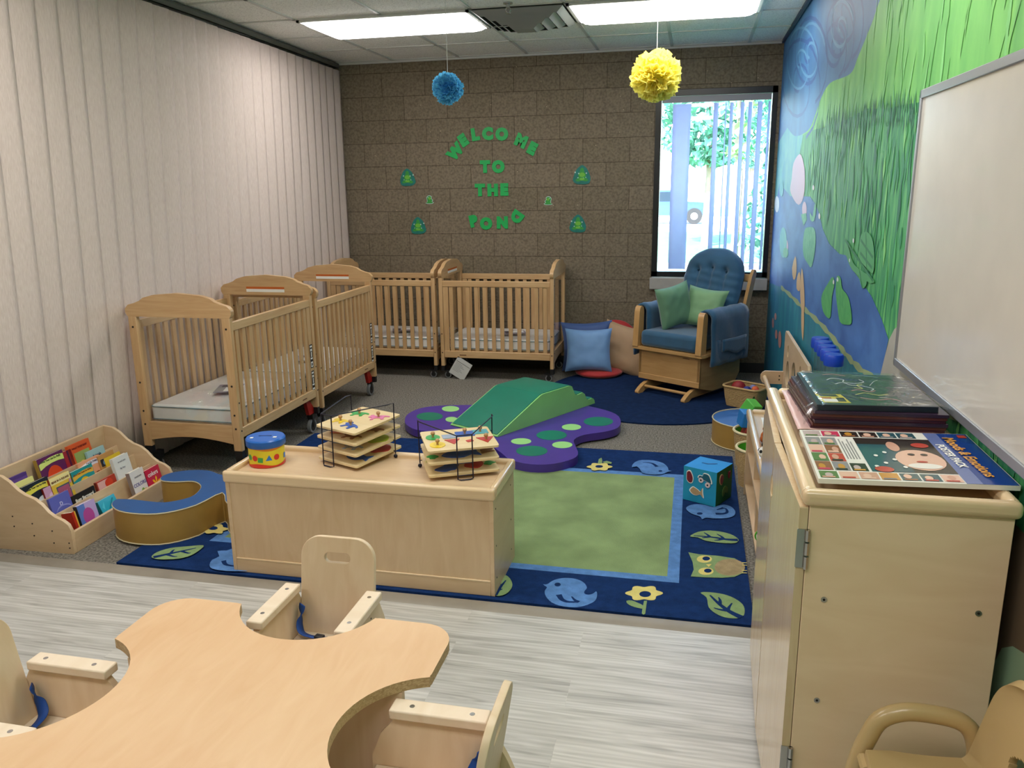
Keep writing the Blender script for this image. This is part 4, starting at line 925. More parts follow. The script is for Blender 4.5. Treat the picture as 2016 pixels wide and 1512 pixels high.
# ================================================================== LOW TOY SHELF (seen from behind)
t = thing('toy_shelf', 'low birch toy shelf seen from behind, standing on the edge of the rug', 'shelf', (-1.322, 3.06, 0))
hx, hy, H = .588, .187, .455
MB().box(-hx+.018, hx-.018, -hy+.004, -hy+.016, .075, H-.02, BIRCHZ).build('back_panel', t)
MB().box(-hx+.018, hx-.018, -hy, -hy+.016, .0125, .072, BIRCH).box(-hx+.018, hx-.018, -hy-.001, -hy+.016, .072, .080, MAPLE).build('kick_board', t, bevel=.002)
for sx in (-1, 1):
    x0, x1 = sorted((sx*hx, sx*(hx-.018)))
    o = MB().box(x0, x1, -hy, hy, .0125, H-.02, BIRCHY).build('side_panel', t, bevel=.002)
    bb = MB()
    for y in (-.15, .12):
        for z in (.08, .22, .38): bb.disc((sx*(hx), y, z), .004, 'x', .001*sx, DARKB, 8)
    bb.build('screws', o)
MB().box(-hx+.003, hx-.003, -hy+.005, hy-.003, H-.024, H, BIRCH).build('top_panel', t)
MB().box(-hx+.018, hx-.018, -hy+.02, hy, .22, .235, BIRCH).build('inner_shelf', t)
MB().box(-hx+.018, hx-.018, -hy+.02, hy, .06, .075, BIRCH).build('bottom_panel', t)
mb = MB()
def rimbar(mb, x0, x1, y0, y1, z0, z1, m): mb.box(x0, x1, y0, y1, z0, z1, m)
for nm, a in (('front', (-hx-.008, hx+.008, -hy-.008, -hy+.022)), ('back', (-hx-.008, hx+.008, hy-.022, hy+.008))):
    MB().box(a[0], a[1], a[2], a[3], H-.03, H+.022, MAPLE).build('rounded_rim', t, bevel=.012, seg=4)
for s in (-1, 1):
    x0, x1 = sorted((s*(hx+.008), s*(hx-.022))); MB().box(x0, x1, -hy+.02, hy-.02, H-.03, H+.0215, MAPLEY).build('rounded_rim', t, bevel=.012, seg=4)
TOPZ = H
# canister bank
t = thing('shape_canister', 'toy canister with blue lid and yellow shape band on the toy shelf', 'toy', (-1.808, 3.055, TOPZ+.001))
CY_ = flat('canister_yellow', '#e5cf2c', .35); CR = flat('canister_red', '#cf3324', .35); CG = flat('canister_green', '#3f9a4c', .35); CB = flat('canister_blue', '#2c76c9', .35); CBL = mat('canister_lid_blue', '#1560b8', .3, var=.02)
mb = MB(); n = 48; r = .077
zz = [0, .012, .022, .062, .072, .095]
mb.lathe([(r*.98, 0), (r, .006), (r, .095)], CY_, n)
def wrapz(prof_lo, prof_hi, m):
    vs = []; fs = []
    for k in range(n+1): a = 2*pi*k/n; vs += [((r+.0006)*cos(a), (r+.0006)*sin(a), prof_lo(a)), ((r+.0006)*cos(a), (r+.0006)*sin(a), prof_hi(a))]
    for k in range(n): fs.append((2*k, 2*k+2, 2*k+3, 2*k+1))
    mb.add(vs, fs, m)
wrapz(lambda a: .001, lambda a: .014+.006*sin(3*a), CR); wrapz(lambda a: .080+.004*sin(3*a+1), lambda a: .0951, flat('canister_orange', '#e08a28', .35))
def wrapshape(P, m, a0, z0, e=.0012):
    mb.add([((r+e)*cos(a0+x/r), (r+e)*sin(a0+x/r), z0+y) for x, y in P], [tuple(range(len(P)))], m)
for a0, kind, m in ((-2.15, 'c', CG), (-1.75, 'c', CR), (-1.42, 's', CG), (-.95, 't', CB), (-.5, 'c', CR), (.2, 's', CB), (1, 'c', CG), (2, 't', CR), (2.8, 's', CB)):
    P = ell(0, 0, .013, .013, 16) if kind == 'c' else ([(-.012, -.010), (.010, -.012), (.012, .010), (-.010, .012)] if kind == 's' else [(-.014, -.011), (.014, -.011), (.002, .014)])
    wrapshape(P, m, a0, .045 if kind != 's' else .038, .0012 if kind != 's' else .0016)
mb.build('body', t)
mb = MB().lathe([(.082, .088), (.085, .092), (.085, .118), (.080, .124), (.001, .126)], CBL, 48); mb.build('lid', t)
mb = MB().box(-.028, .028, -.004, .004, .1255, .1268, flat('slot_dark', '#0a2f6a', .5)).box(-.058, -.045, -.035, -.020, .1255, .1268, WHITE).box(.040, .055, -.030, -.015, .1255, .1268, WHITE)
mb.build('slots', t, rot=(0, 0, .25))
# puzzle racks
WIRE = flat('dark_wire', '#15142a', .4, metal=.3); KNOB = wood('knob_wood', '#c39a6a', '#a97d4e', 2)
PZ = wood('puzzle_board', '#e2cda3', '#d3b884', 0, stretch=8)
PC = {k: mat('puzzle_'+k, v, .4, var=.08, scale=30) for k, v in dict(green='#2f9b4a', pink='#d56f9f', yellow='#e2c22d', blue='#2452a6', red='#b3332e', orange='#cf6a2a', teal='#4f9fa8', brown='#8a5a34', lime='#a3b52f', grey='#8f9db0').items()}
def blob(seed, r, n=9, j=.45):
    random.seed(seed); return smoothpoly([((r*(1+random.uniform(-j, j)))*cos(2*pi*i/n), (r*.75*(1+random.uniform(-j, j)))*sin(2*pi*i/n)) for i in range(n)], 3)
def animal(sd, r):   # body with head, legs and tail as one outline
    return [(x*r, y*r) for x, y in smoothpoly([(-1, .35), (-1.15, .05), (-.85, -.1), (-.7, -.25), (-.85, -.85), (-.5, -.8), (-.4, -.4), (.2, -.4), (.35, -.85), (.7, -.8), (.62, -.3), (.8, 0), (1.2, -.15), (1.25, .1), (.75, .35), (.1, .45), (-.45, .4), (-.6, .75), (-.95, .7)], 2)]
def fishp(r): return [(x*r, y*r) for x, y in smoothpoly([(-1.2, 0), (-.7, .45), (0, .6), (.6, .3), (1.1, .6), (1.0, 0), (1.1, -.6), (.6, -.3), (0, -.6), (-.7, -.45)], 2)]
def rack(loc, rz, w_, d, nb, labs_, lab, tops, lowers, ubias=0, pitch=.052):
    t = thing('puzzle_rack', lab, 'rack', loc, rz); h = .030+pitch*(nb-1)+.055
    f = -d/2-.012
    def U(x0): return [(x0-.032, f, h), (x0-.032, f-.004, .004), (x0-.02, f-.012, .0025), (x0+.02, f-.012, .0025), (x0+.032, f-.004, .004), (x0+.032, f, h)]
    MB().tube(U(ubias), .0028, WIRE, 6).tube([(ubias-.032, f, h), (ubias+.032, f, h)], .0028, WIRE, 6).build('front_upright', t)
    for s in (-1, 1):
        P = [(ubias+s*.032, f, h), (s*(w_/2+.010), d*.18, h+.022), (s*(w_/2+.012), d*.30, h+.022), (s*(w_/2+.010), d*.30, .02)]
        mb = MB().tube(P, .0026, WIRE, 6); mb.ball((s*(w_/2+.010), d*.30, .009), .009, WIRE, 6); mb.build('side_upright', t)
    for k in range(nb):
        z = .022+pitch*k; mb = MB()
        mb.tube([(-.032+ubias, f, z-.004), (.032+ubias, f, z-.004)], .002, WIRE, 5)
        mb.tube([(ubias-.032, f, z-.004), (-w_/2-.010, d*.30, z+.012)], .002, WIRE, 5) if False else None
        for s in (-1, 1): mb.tube([(s*(w_/2+.010), d*.30, z+.010), (s*(w_/2-.012), d*.30, z+.010), (s*(w_/2-.012), d*.22, z+.010)], .002, WIRE, 5)
        mb.build('shelf_wire', t)
        # boards: separate things resting in the rack
        bt = thing('peg_puzzle', labs_[k], 'puzzle', group='knobbed wooden puzzles in the wire racks')
        T = Matrix.Translation(loc) @ Matrix.Rotation(rz, 4, 'Z') @ Matrix.Translation((0, 0, z+.001)) @ Matrix.Rotation(radians(3.5), 4, 'X')
        bt.location = T.to_translation(); bt.rotation_euler = T.to_euler()
        MB().prism(rrect(w_, d, .012), 0, .009, PZ).build('board', bt, bevel=.0015)
        top = (k == nb-1); spec = tops if top else lowers[k]
        for (shape, x, y, r, c, kn, a) in spec:
            r *= 1.18
            P = {'a': lambda: animal(1, r), 'f': lambda: fishp(r), 'c': lambda: ell(0, 0, r, r, 20), 's': lambda: rrect(2*r, 1.5*r, r*.1), 't': lambda: [(-r, r*.7), (r, r*.7), (0, -r)], 'b': lambda: blob(int(x*1000+y*77+k), r)}[shape]()
            P = [(px*cos(a)-py*sin(a)+x, px*sin(a)+py*cos(a)+y) for px, py in P]
            pc = MB().prism(P, .009, .0115, PC[c]).build('puzzle_piece', bt, smooth=False)
            if kn: MB().lathe([(.005, 0), (.0045, .008), (.009, .014), (.0095, .02), (.006, .025), (.001, .026)], KNOB, 12).build('knob', pc, loc=(x, y, .0115))
rack((-1.425, 3.195, TOPZ+.001), radians(-23), .245, .285, 4,
     ['lowest puzzle in the four board wire rack, blue whale shape', 'second lowest puzzle in the four board wire rack', 'puzzle just under the top one in the four board rack', 'animal puzzle with four wooden knobs, topmost in the four board rack'],
     'dark wire puzzle rack with four boards, middle of the toy shelf',
     [('a', -.055, .06, .032, 'green', 1, .3), ('a', .06, .065, .034, 'pink', 1, .6), ('a', -.06, -.05, .030, 'yellow', 1, .1), ('a', .03, -.075, .034, 'blue', 1, -.2)],
     [[('f', .05, -.06, .045, 'blue', 0, .2), ('b', .06, .06, .045, 'red', 0, 0), ('b', -.07, -.04, .035, 'yellow', 0, 0), ('b', -.06, .07, .03, 'green', 0, 0)],
      [('a', .03, -.07, .035, 'grey', 0, .2), ('b', .06, .05, .045, 'lime', 0, 0), ('b', -.07, -.05, .035, 'grey', 0, 0), ('b', -.05, .07, .03, 'orange', 0, 0)],
      [('b', -.07, -.05, .04, 'orange', 0, 0), ('a', .03, -.07, .035, 'brown', 0, .1), ('a', .06, .04, .03, 'brown', 0, .3), ('b', -.05, .07, .03, 'red', 0, 0)]], ubias=-.035, pitch=.049)
rack((-.945, 3.130, TOPZ+.001), radians(27), .30, .235, 3,
     ['lowest puzzle in the three board wire rack', 'middle puzzle with a blue shape in the three board rack', 'shape puzzle with coloured circle, squares and triangles, topmost in the three board rack'],
     'dark wire puzzle rack with three boards at the right end of the toy shelf',
     [('s', 0, .095, .095, 'green', 0, 0) if False else ('c', -.105, .035, .026, 'green', 1, 0), ('c', -.10, -.055, .028, 'yellow', 1, 0), ('s', -.035, .03, .026, 'grey', 0, 0), ('s', .035, .045, .034, 'blue', 1, 0), ('s', .105, .055, .028, 'teal', 1, 0), ('t', -.03, -.03, .028, 'red', 0, 0), ('t', .11, -.04, .032, 'red', 1, 0), ('s', .04, -.04, .012, 'red', 0, .3)],
     [[('b', -.06, -.05, .04, 'blue', 0, 0), ('b', .05, -.03, .045, 'red', 0, 0), ('b', .12, -.04, .02, 'green', 0, 0), ('b', -.12, .03, .02, 'lime', 0, 0)],
      [('f', .0, -.04, .06, 'blue', 0, .1), ('b', .11, -.03, .028, 'brown', 0, 0), ('b', -.12, -.05, .02, 'green', 0, 0), ('b', -.09, .06, .03, 'teal', 0, 0)]], pitch=.053)
# ================================================================== FOAM MAT AND CLIMBER
PURP = mat('purple_vinyl', '#4a3391', .38, var=.03, bump=.05, bscale=15); DKG = mat('dark_green_vinyl', '#07765f', .42, var=.05, scale=4, bump=.06, bscale=12); LTG = mat('light_green_vinyl', '#8ed07c', .42, var=.04, scale=4, bump=.12, bscale=9)
LTS = flat('light_green_spot', '#9cd884', .42)
zt = .062
def mp(x, y): p = W(x, y, 2, zt); return (p[0], p[1])
top = [mp(797, 829), mp(803, 815), mp(830, 803), mp(875, 798), mp(930, 797), mp(1000, 792), mp(1100, 790), mp(1175, 803), mp(1212, 815), mp(1222, 829), mp(1216, 842), mp(1190, 850), mp(1150, 856), mp(1130, 866), mp(1134, 880), mp(1138, 893), mp(1128, 903), mp(1090, 913), mp(1045, 914), mp(1005, 905), mp(985, 890), mp(950, 868), mp(900, 852), mp(855, 850), mp(820, 846), mp(803, 838)]
top = smoothpoly(top, 3)
t = thing('lily_pad_mat', 'purple lobed foam mat with green spots lying under the green climber', 'foam mat', (0, 0, 0))
MB().prism(top, .0127, zt, PURP).build('mat_body', t, bevel=.010, seg=3)
def spot(cx, cy, rx, ry, m):
    P = [mp(cx+rx*cos(a), cy+ry*sin(a)) for a in [2*pi*i/28 for i in range(28)]]
    MB().prism(P, zt-.001, zt+.0012, m).build('spot', t, smooth=False)
for c in [(846, 820, 26, 8, DKG), (887, 805, 17, 5.5, LTS), (889, 826, 12, 5, LTS), (1047, 888, 31, 10, DKG), (1107, 876, 20, 6.5, LTS), (1086, 857, 30, 9.5, DKG), (1026, 869, 20, 6, LTS), (1125, 841, 19, 6, LTS), (1178, 830, 29, 9, DKG)]: spot(*c)
# climber: local x along the slope (up), y to the left
O = Vector((-1.195, 4.80, zt+.001)); aang = math.atan2(.87, .48)
t = thing('foam_climber', 'green foam climber with a slide at the front and steps behind, on the purple mat', 'climber', O, aang)
prof = [(0, 0), (.015, .012), (.45, .188), (.475, .193), (.765, .193), (.80, .185), (.835, .118), (.865, .108), (.93, .112), (.955, .095), (.975, .055), (1.0, .045), (1.055, .045), (1.075, .025), (1.08, 0)]
Wc = .43
def ext(y0, y1, P, m, nm, bev):
    return MB().prism(P, y0, y1, m, 'xz').build(nm, t, bevel=bev, seg=3)
ext(.0, Wc, prof, LTG, 'side_cover', .012)
# dark top skin follows the profile
tp = prof[1:-1]; mb = MB(); vs = []; fs = []
for (x, z) in tp: vs += [(x, -.002+.012, z+.004), (x, Wc-.010, z+.004), (x, -.002+.012, z-.004), (x, Wc-.010, z-.004)]
for i in range(len(tp)-1): 
    a = 4*i; b = a+4; fs += [(a, b, b+1, a+1), (a+2, a+3, b+3, b+2), (a, a+2, b+2, b), (a+1, b+1, b+3, a+3)]
mb.add(vs, fs, DKG).build('top_cover', t, ang=60)

# ================================================================== FLOOR PILLOWS
def pillow(name, lab, cat, w_, h, th, col, T, group=None, sd=1, pinch=.10, var=.05, rough=.6, sheen=.3):
    m = mat('cloth_'+col.strip('#'), col, rough, var=var, scale=7, bump=.12, bscale=16, sheen=sheen)
    mb = MB()
    def sf(sgn):
        def fn(u, v):
            a, b = 2*u-1, 2*v-1
            x = w_/2*a*(1-pinch*(1-b*b)*abs(a)**2); y = h/2*b*(1-pinch*(1-a*a)*abs(b)**2)
            f_ = max(0, (1-a**4))*max(0, (1-b**4)); f_ = f_**.55
            wr = .10*mnoise.noise((a*3+sd, b*3, sd))+.05*mnoise.noise((a*9+sd, b*2, sd*2))*(abs(b)+.2)
            return (x, y, sgn*th/2*f_*(1+wr))
        return fn
    mb.grid(sf(1), 22, 22, m); k = MB()
    def bk(u, v): return sf(-1)(1-u, v)
    mb.grid(bk, 22, 22, m)
    o = mb.build(name, None, ang=80)
    o.matrix_world = T; o.location = T.to_translation(); o.rotation_euler = T.to_euler()
    tag(o, lab, cat, group); return o
def TT(loc, rz, tilt, roll=0):   # pillow standing: face towards -y then tilted back, turned by rz
    return Matrix.Translation(loc) @ Matrix.Rotation(rz, 4, 'Z') @ Matrix.Rotation(pi/2-tilt, 4, 'X') @ Matrix.Rotation(roll, 4, 'Z')
pillow('floor_pillow', 'light blue square pillow leaning in front on the red floor cushion', 'pillow', .41, .38, .13, '#6f98c9', TT((-.862, 6.83, .245), .05, .22, .02), sd=2)
pillow('floor_pillow', 'dark blue pillow behind the light blue one beside the crib', 'pillow', .46, .44, .12, '#32508a', TT((-.90, 7.02, .245), 0, .18, .06), sd=3)
pillow('floor_pillow', 'tan pillow between the light blue pillow and the rocking chair', 'pillow', .46, .44, .12, '#ab8a68', TT((-.56, 7.0, .225), -.1, .25, -.22), sd=4)
def redc(name, lab, T):
    m = mat('red_cushion', '#a51a1a', .7, var=.06, bump=.2, bscale=14, sheen=.3); mb = MB()
    mb.lathe([(1e-4, -.035), (.10, -.036), (.17, -.03), (.205, -.012), (.21, 0), (.205, .012), (.17, .03), (.10, .036), (1e-4, .035)], m, 32)
    o = mb.build(name, None, ang=80); o.matrix_world = T; o.location = T.to_translation(); o.rotation_euler = T.to_euler(); tag(o, lab, 'cushion'); return o
redc('round_cushion', 'round red cushion lying flat on the floor under the light blue pillow', Matrix.Translation((-.78, 6.93, .037)))
redc('round_cushion', 'round red cushion standing on edge behind the tan pillow', Matrix.Translation((-.66, 7.165, .25)) @ Matrix.Rotation(pi/2-.12, 4, 'X'))

# ================================================================== GLIDER ROCKING CHAIR
RB = mat('rocker_blue_suede', '#1c4f70', .75, var=.08, scale=9, bump=.12, bscale=18, sheen=.4)
DKBTN = flat('tuft_button', '#12384f', .8)
GW = wood('glider_wood', '#caa06a', '#b08550', 0, stretch=9); GWZ = wood('glider_wood_z', '#caa06a', '#b08550', 2, stretch=9); GWY = wood('glider_wood_y', '#caa06a', '#b08550', 1, stretch=9)
t = thing('rocking_chair', 'blue cushioned wooden glider rocking chair by the window', 'rocking chair', (-.005, 6.52, .010), radians(-33))
# base: box panels, lower rail, runners
MB().box(-.285, .285, -.285, -.265, .135, .345, GW).build('front_panel', t, bevel=.003)
MB().box(-.285, .285, -.29, -.268, .10, .145, GW).build('front_rail', t, bevel=.003)
MB().box(-.14+.27, -.14+.33, -.2865, -.2855, .315, .32, BRAND).build('brand_mark', t)
for s in (-1, 1):
    x0, x1 = sorted((s*.285, s*.262))
    MB().prism([(-.285, .10), (-.285, .35), (.27, .35), (.30, .30), (.30, .14), (.22, .05), (-.10, .05)], x0, x1, GWY, 'yz').build('side_panel', t, bevel=.004)
    P = [(-.40, 0), (-.40, .018), (-.37, .04), (-.33, .062), (-.28, .078), (.25, .078), (.30, .04), (.30, 0), (.2, .0), (.18, .02), (-.30, .02), (-.34, 0)]
    x0, x1 = sorted((s*.235, s*.20)); MB().prism(P, x0, x1, GWY, 'yz').build('runner', t, bevel=.006)
    MB().box(min(s*.235, s*.262), max(s*.235, s*.262), .0, .05, .06, .12, GWZ).build('swing_link', t)
MB().tube([(-.21, -.31, .048), (.21, -.31, .048)], .012, GW, 8).build('crossbar', t)
# tray under the seat
MB().prism([(-.32, -.33), (.32, -.33), (.33, -.30), (.30, .25), (-.30, .25), (-.33, -.30)], .345, .368, GW).build('seat_tray', t, bevel=.006, seg=3)
# seat cushion
MB().box(-.262, .262, -.315, .22, .369, .50, RB).build('seat_cushion', t, bevel=.035, seg=4)
# arms
for s in (-1, 1):
    P = [(-.335, .36), (-.315, .64), (-.305, .675), (-.285, .690), (-.262, .675), (-.255, .64), (-.262, .36)]
    x0, x1 = sorted((s*.268, s*.318)); MB().prism(P, x0, x1, GWZ, 'yz').build('arm_post', t, bevel=.008, seg=3)
    P = [(.24, .36), (.27, .62), (.33, .62), (.32, .36)]
    MB().prism(P, x0, x1, GWZ, 'yz').build('rear_arm_post', t, bevel=.006)
    # padded arm wrap: inverted U cross-section hanging inside and outside
    mb = MB(); n = 22
    cx = s*.297
    def prof_(k):   # cross-section (dx, z): outside skirt low -> over top -> inside
        t_ = k/n
        if t_ < .42: return (s*(.052), .275+(.63-.275)*(t_/.42))
        if t_ < .72: a = pi*(t_-.42)/.30; return (s*.052*cos(a), .63+.055*sin(a))
        return (-s*.050, .63-(.63-.40)*((t_-.72)/.28))
    vs = []; fs = []; ny = 10
    for j in range(ny+1):
        y = -.252+.52*j/ny
        for k in range(n+1):
            dx, z = prof_(k); d = .006*sin(j*1.3+k*.5)*(1 if k < 9 else .4)
            vs.append((cx+dx+s*d, y, z+.003*sin(j*1.9+k)))
    for j in range(ny):
        for k in range(n): a = j*(n+1)+k; fs.append((a, a+1, a+n+2, a+n+1))
    o = mb.add(vs, fs, RB).build('arm_cushion', t, ang=80); so = o.modifiers.new('s', 'SOLIDIFY'); so.thickness = .018; so.offset = -1 if s > 0 else 1
    # side pocket with flap
    def pk(u, v, s=s, cx=cx): return (cx+s*(.066+.012*sin(pi*u)*sin(pi*v)), -.20+.42*u, .285+.19*v-.02*sin(pi*u)*v)
    o2 = MB().grid(pk, 10, 6, RB).build('side_pocket', t, ang=80); so = o2.modifiers.new('s', 'SOLIDIFY'); so.thickness = .012
    def fl(u, v, s=s, cx=cx): return (cx+s*(.078+.012*sin(pi*u)), -.13+.34*u, .47-.095*v-.035*u*v*1.0+.012*sin(u*9)*v)
    o2 = MB().grid(fl, 12, 5, RB).build('pocket_flap', o2, ang=80); so = o2.modifiers.new('s', 'SOLIDIFY'); so.thickness = .009
# back: reclined frame and tufted cushion
BK = Matrix.Translation((0, .20, .44)) @ Matrix.Rotation(radians(-19), 4, 'X')
for s in (-1, 1):
    P = [(-.03, -.06), (-.03, .50), (-.015, .56), (.015, .56), (.03, .53), (.035, -.06)]
    x0, x1 = sorted((s*.275, s*.302)); MB().prism([(y+.06, z) for y, z in P], x0, x1, GWZ, 'yz', T=BK).build('back_stile', t, bevel=.006)
for zq in (.46, .05): MB().box(-.275, .275, .05, .075, zq, zq+.06, GW, T=BK).build('back_rail', t, bevel=.004)
for k in range(4):
    x = -.15+.10*k; MB().box(x-.02, x+.02, .055, .068, .10, .47, GWZ, T=BK).build('back_slat', t)
Hb = .70
def halfw(z):
    f_ = z/Hb; base = .235+.035*min(1, f_*2.2)
    if f_ > .62: q = (f_-.62)/.38; base *= sqrt(max(0, 1-q**2.4))
    return max(base, .012)
tuf = [(-.13, .50), (0, .53), (.13, .50), (-.12, .27), (0, .27), (.12, .27)]
def cush(sgn):
    def fn(u, v):
        z = Hb*v; x = (2*u-1)*halfw(z); a = 2*u-1
        e = (1-abs(a)**6)*(1-abs(2*v-1)**8); th = .075*max(0, e)**.5
        if sgn < 0:
            for gx in (-.125, 0, .125):
                if z < .53 and z > .03: th -= .020*math.exp(-((x-gx)/.018)**2)*min(1, (.56-z)/.06)
            for tx, tz in tuf: th -= .022*math.exp(-((x-tx)**2+(z-tz)**2)/.0009)
            th += .004*sin(z*95+x*8)*(1 if z < .5 else .2)
            if .5 < z < .66: th += .012*sin((z-.5)/.16*pi)
        return (x, sgn*max(th, .004)-.03, z)
    return fn
mb = MB(); mb.grid(cush(-1), 40, 56, RB, T=BK); mb.grid(lambda u, v: cush(1)(1-u, v), 16, 20, RB, T=BK); bc = mb.build('back_cushion', t, ang=85)
mb = MB()
for tx, tz in tuf[:3]: mb.ball((tx, -.03-.052, tz), .009, DKBTN, 6, T=BK)
mb.build('tuft_button', bc)
RM = Matrix.Translation((-.005, 6.52, .010)) @ Matrix.Rotation(radians(-33), 4, 'Z')
pillow('green_pillow', 'green pillow standing turned sideways on the left of the rocking chair seat', 'pillow', .31, .35, .13, '#5f8a6a', RM @ TT((-.10, -.08, .68), radians(68), .08, .20), sd=5)
pillow('green_pillow', 'green pillow resting against the back of the rocking chair behind the other', 'pillow', .35, .33, .12, '#719a6e', RM @ TT((.075, .07, .665), radians(5), .33, -.08), sd=6)

# ================================================================== WICKER BASKETS
WIC = mat('wicker', '#b7935f', .7, var=.15, scale=60, bump=.8, bscale=90)
wv = WIC.node_tree.nodes; Lw = WIC.node_tree.links
wave = wv.new('ShaderNodeTexWave'); wave.bands_direction = 'Z'; wave.inputs['Scale'].default_value = 38; tcw = wv.new('ShaderNodeTexCoord'); Lw.new(tcw.outputs['Object'], wave.inputs[0])
chk = wv.new('ShaderNodeTexChecker'); chk.inputs['Scale'].default_value = 90; Lw.new(tcw.outputs['Object'], chk.inputs[0])
mxw = wv.new('ShaderNodeMix'); mxw.data_type = 'RGBA'; mxw.inputs['A'].default_value = lin('#c9a873'); mxw.inputs['B'].default_value = lin('#9b7a4a'); mlt = wv.new('ShaderNodeMath'); mlt.operation = 'MULTIPLY'; mlt.inputs[1].default_value = .55
Lw.new(wave.outputs['Fac'], mlt.inputs[0]); Lw.new(mlt.outputs[0], mxw.inputs['Factor']); Lw.new(mxw.outputs['Result'], wv['Principled BSDF'].inputs['Base Color'])
LIME = mat('lime_lining', '#4fae2b', .7, var=.05)
t = thing('wicker_basket', 'rectangular wicker basket of soft toys on the carpet beside the rocking chair', 'basket', (.42, 6.06, .0105), radians(-33))
def rring(s_, z, w_=.30, d=.22, r=.05): return [(x*s_, y*s_, z) for x, y in rrect(w_, d, r)]
def shell(levels, m, flip=False):
    mb = MB(); vs = []; fs = []; n = len(levels[0])
    for lv in levels: vs += lv
    for i in range(len(levels)-1):
        for k in range(n): q = (i*n+k, i*n+(k+1) % n, (i+1)*n+(k+1) % n, (i+1)*n+k); fs.append(q[::-1] if flip else q)
    fs.append(tuple(range(n))[::-1]); return mb.add(vs, fs, m)
shell([rring(.82, .002), rring(.90, .06), rring(.98, .15), rring(.95, .15), rring(.88, .06), rring(.80, .012), rring(.01, .012)], WIC).build('body', t)
MB().tube(rring(.985, .152), .009, WIC, 6, closed=True).build('rim', t)
MB().box(.08, .125, -.098, -.085, .075, .11, flat('basket_hole', '#1f4a1c', .8), T=Matrix.Rotation(0, 4, 'Z')).build('handle_hole', t)
BM = Matrix.Translation((.42, 6.06, .0105)) @ Matrix.Rotation(radians(-33), 4, 'Z')
def toyball(lab, x, y, z, r, c, sc=(1, 1, 1)):
    p = BM @ Vector((x, y, z)); o = MB().ball((0, 0, 0), r, mat('toy_'+c.strip('#'), c, .6, var=.08), 8, sc=sc).build('toy_ball', None, loc=p); tag(o, lab, 'toy ball', 'balls in the wicker basket'); return o
toyball('large dark red ball in the wicker basket by the rocking chair', -.065, .005, .125, .055, '#8a1a1c'); toyball('deep blue ball in the middle of the wicker basket by the rocking chair', .02, -.02, .125, .032, '#22307e')
toyball('orange ball in the wicker basket by the rocking chair', .065, .02, .13, .028, '#d2602c'); toyball('small red ball at the right of the wicker basket by the rocking chair', .105, -.03, .13, .024, '#b02a28'); toyball('lilac grey ball in the wicker basket by the rocking chair', .03, .05, .13, .028, '#7a7fae')
def cyl_basket(loc, r, h, lab):
    t = thing('round_basket', lab, 'basket', loc)
    n = 28
    MB().lathe([(r*.78, 0), (r*.97, h), (r*.93, h), (r*.90, h-.02), (r*.74, .008), (1e-4, .008)], WIC, n).build('body', t)
    MB().lathe([(r*.72, .010), (r*.905, h-.004), (r*.895, h-.004), (r*.71, .012), (1e-4, .012)], LIME, n).build('lining', t)
    MB().tube([(r*.96*cos(2*pi*k/n), r*.96*sin(2*pi*k/n), h) for k in range(n)], .008, flat('cream_rim', '#dccfa4', .6), 6, closed=True).build('rim', t)
cyl_basket((.385, 4.405, 0), .118, .215, 'round lime lined wicker basket standing against the far end of the low wall shelf')
cyl_basket((.385, 4.735, 0), .118, .215, 'round lime lined wicker basket holding blocks, between the low shelf and the round cushion')
t = MB().box(-.045, .045, -.045, .045, -.045, .045, mat('block_blue', '#2278c4', .5)).build('soft_block', None, loc=(.345, 4.72, .29), rot=(.1, .1, .3), bevel=.006); tag(t, 'blue soft block in the far round basket', 'toy block')
t = MB().box(-.04, .04, -.04, .04, -.04, .04, mat('block_green', '#55b845', .5)).build('soft_block', None, loc=(.37, 4.80, .335), rot=(.5, .2, .8), bevel=.006); tag(t, 'green soft block behind the blue one in the far round basket', 'toy block')
t = MB().box(-.05, .05, -.05, .05, -.05, .05, mat('block_red', '#8f2a22', .5)).build('soft_block', None, loc=(.37, 4.73, .19), rot=(.2, .3, .1), bevel=.006); tag(t, 'dark red soft block underneath the blue one in the far round basket', 'toy block')

# ================================================================== SOFT TOY CUBE
TURQ = mat('cube_turquoise', '#178fb4', .7, var=.04, bump=.1, bscale=30); CBLU = mat('cube_top_blue', '#138bd6', .7, var=.04); CGRN = mat('cube_green', '#16602f', .7, var=.04)
Cx = (.118, 4.105, .0135); ca = radians(27)-pi/2*0
t = thing('soft_cube', 'soft turquoise and green toy cube with animal and car patches on the rug corner', 'toy cube', (.118, 4.118, .0145), radians(-27))
h = .093
def sidef(sgn, ax, m):
    def fn(u, v):
        a, b = 2*u-1, 2*v-1; bl = .004*(1-a*a)*(1-b*b)
        if ax == 'x': return (sgn*(h+bl), a*h*sgn, h+b*h)
        if ax == 'y': return (-a*h*sgn, sgn*(h+bl), h+b*h)
        return (a*h, b*h*sgn, h+sgn*(h+bl))
    return fn
for s_, ax, m, nm in ((-1, 'y', TURQ, 'turquoise_side'), (1, 'y', TURQ, 'turquoise_side'), (1, 'x', CGRN, 'green_side'), (-1, 'x', CGRN, 'green_side'), (1, 'z', CBLU, 'top_side'), (-1, 'z', TURQ, 'bottom_side')):
    MB().grid(sidef(s_, ax, m), 8, 8, m).build(nm, t, ang=80)
MB().prism([(-.035, -.008), (.0, -.012), (.03, .012), (.038, .028), (.03, .026), (.0, .002), (-.03, .0)], .1885, .191, flat('cube_slot', '#0a4f8a', .7)).build('slot', t)
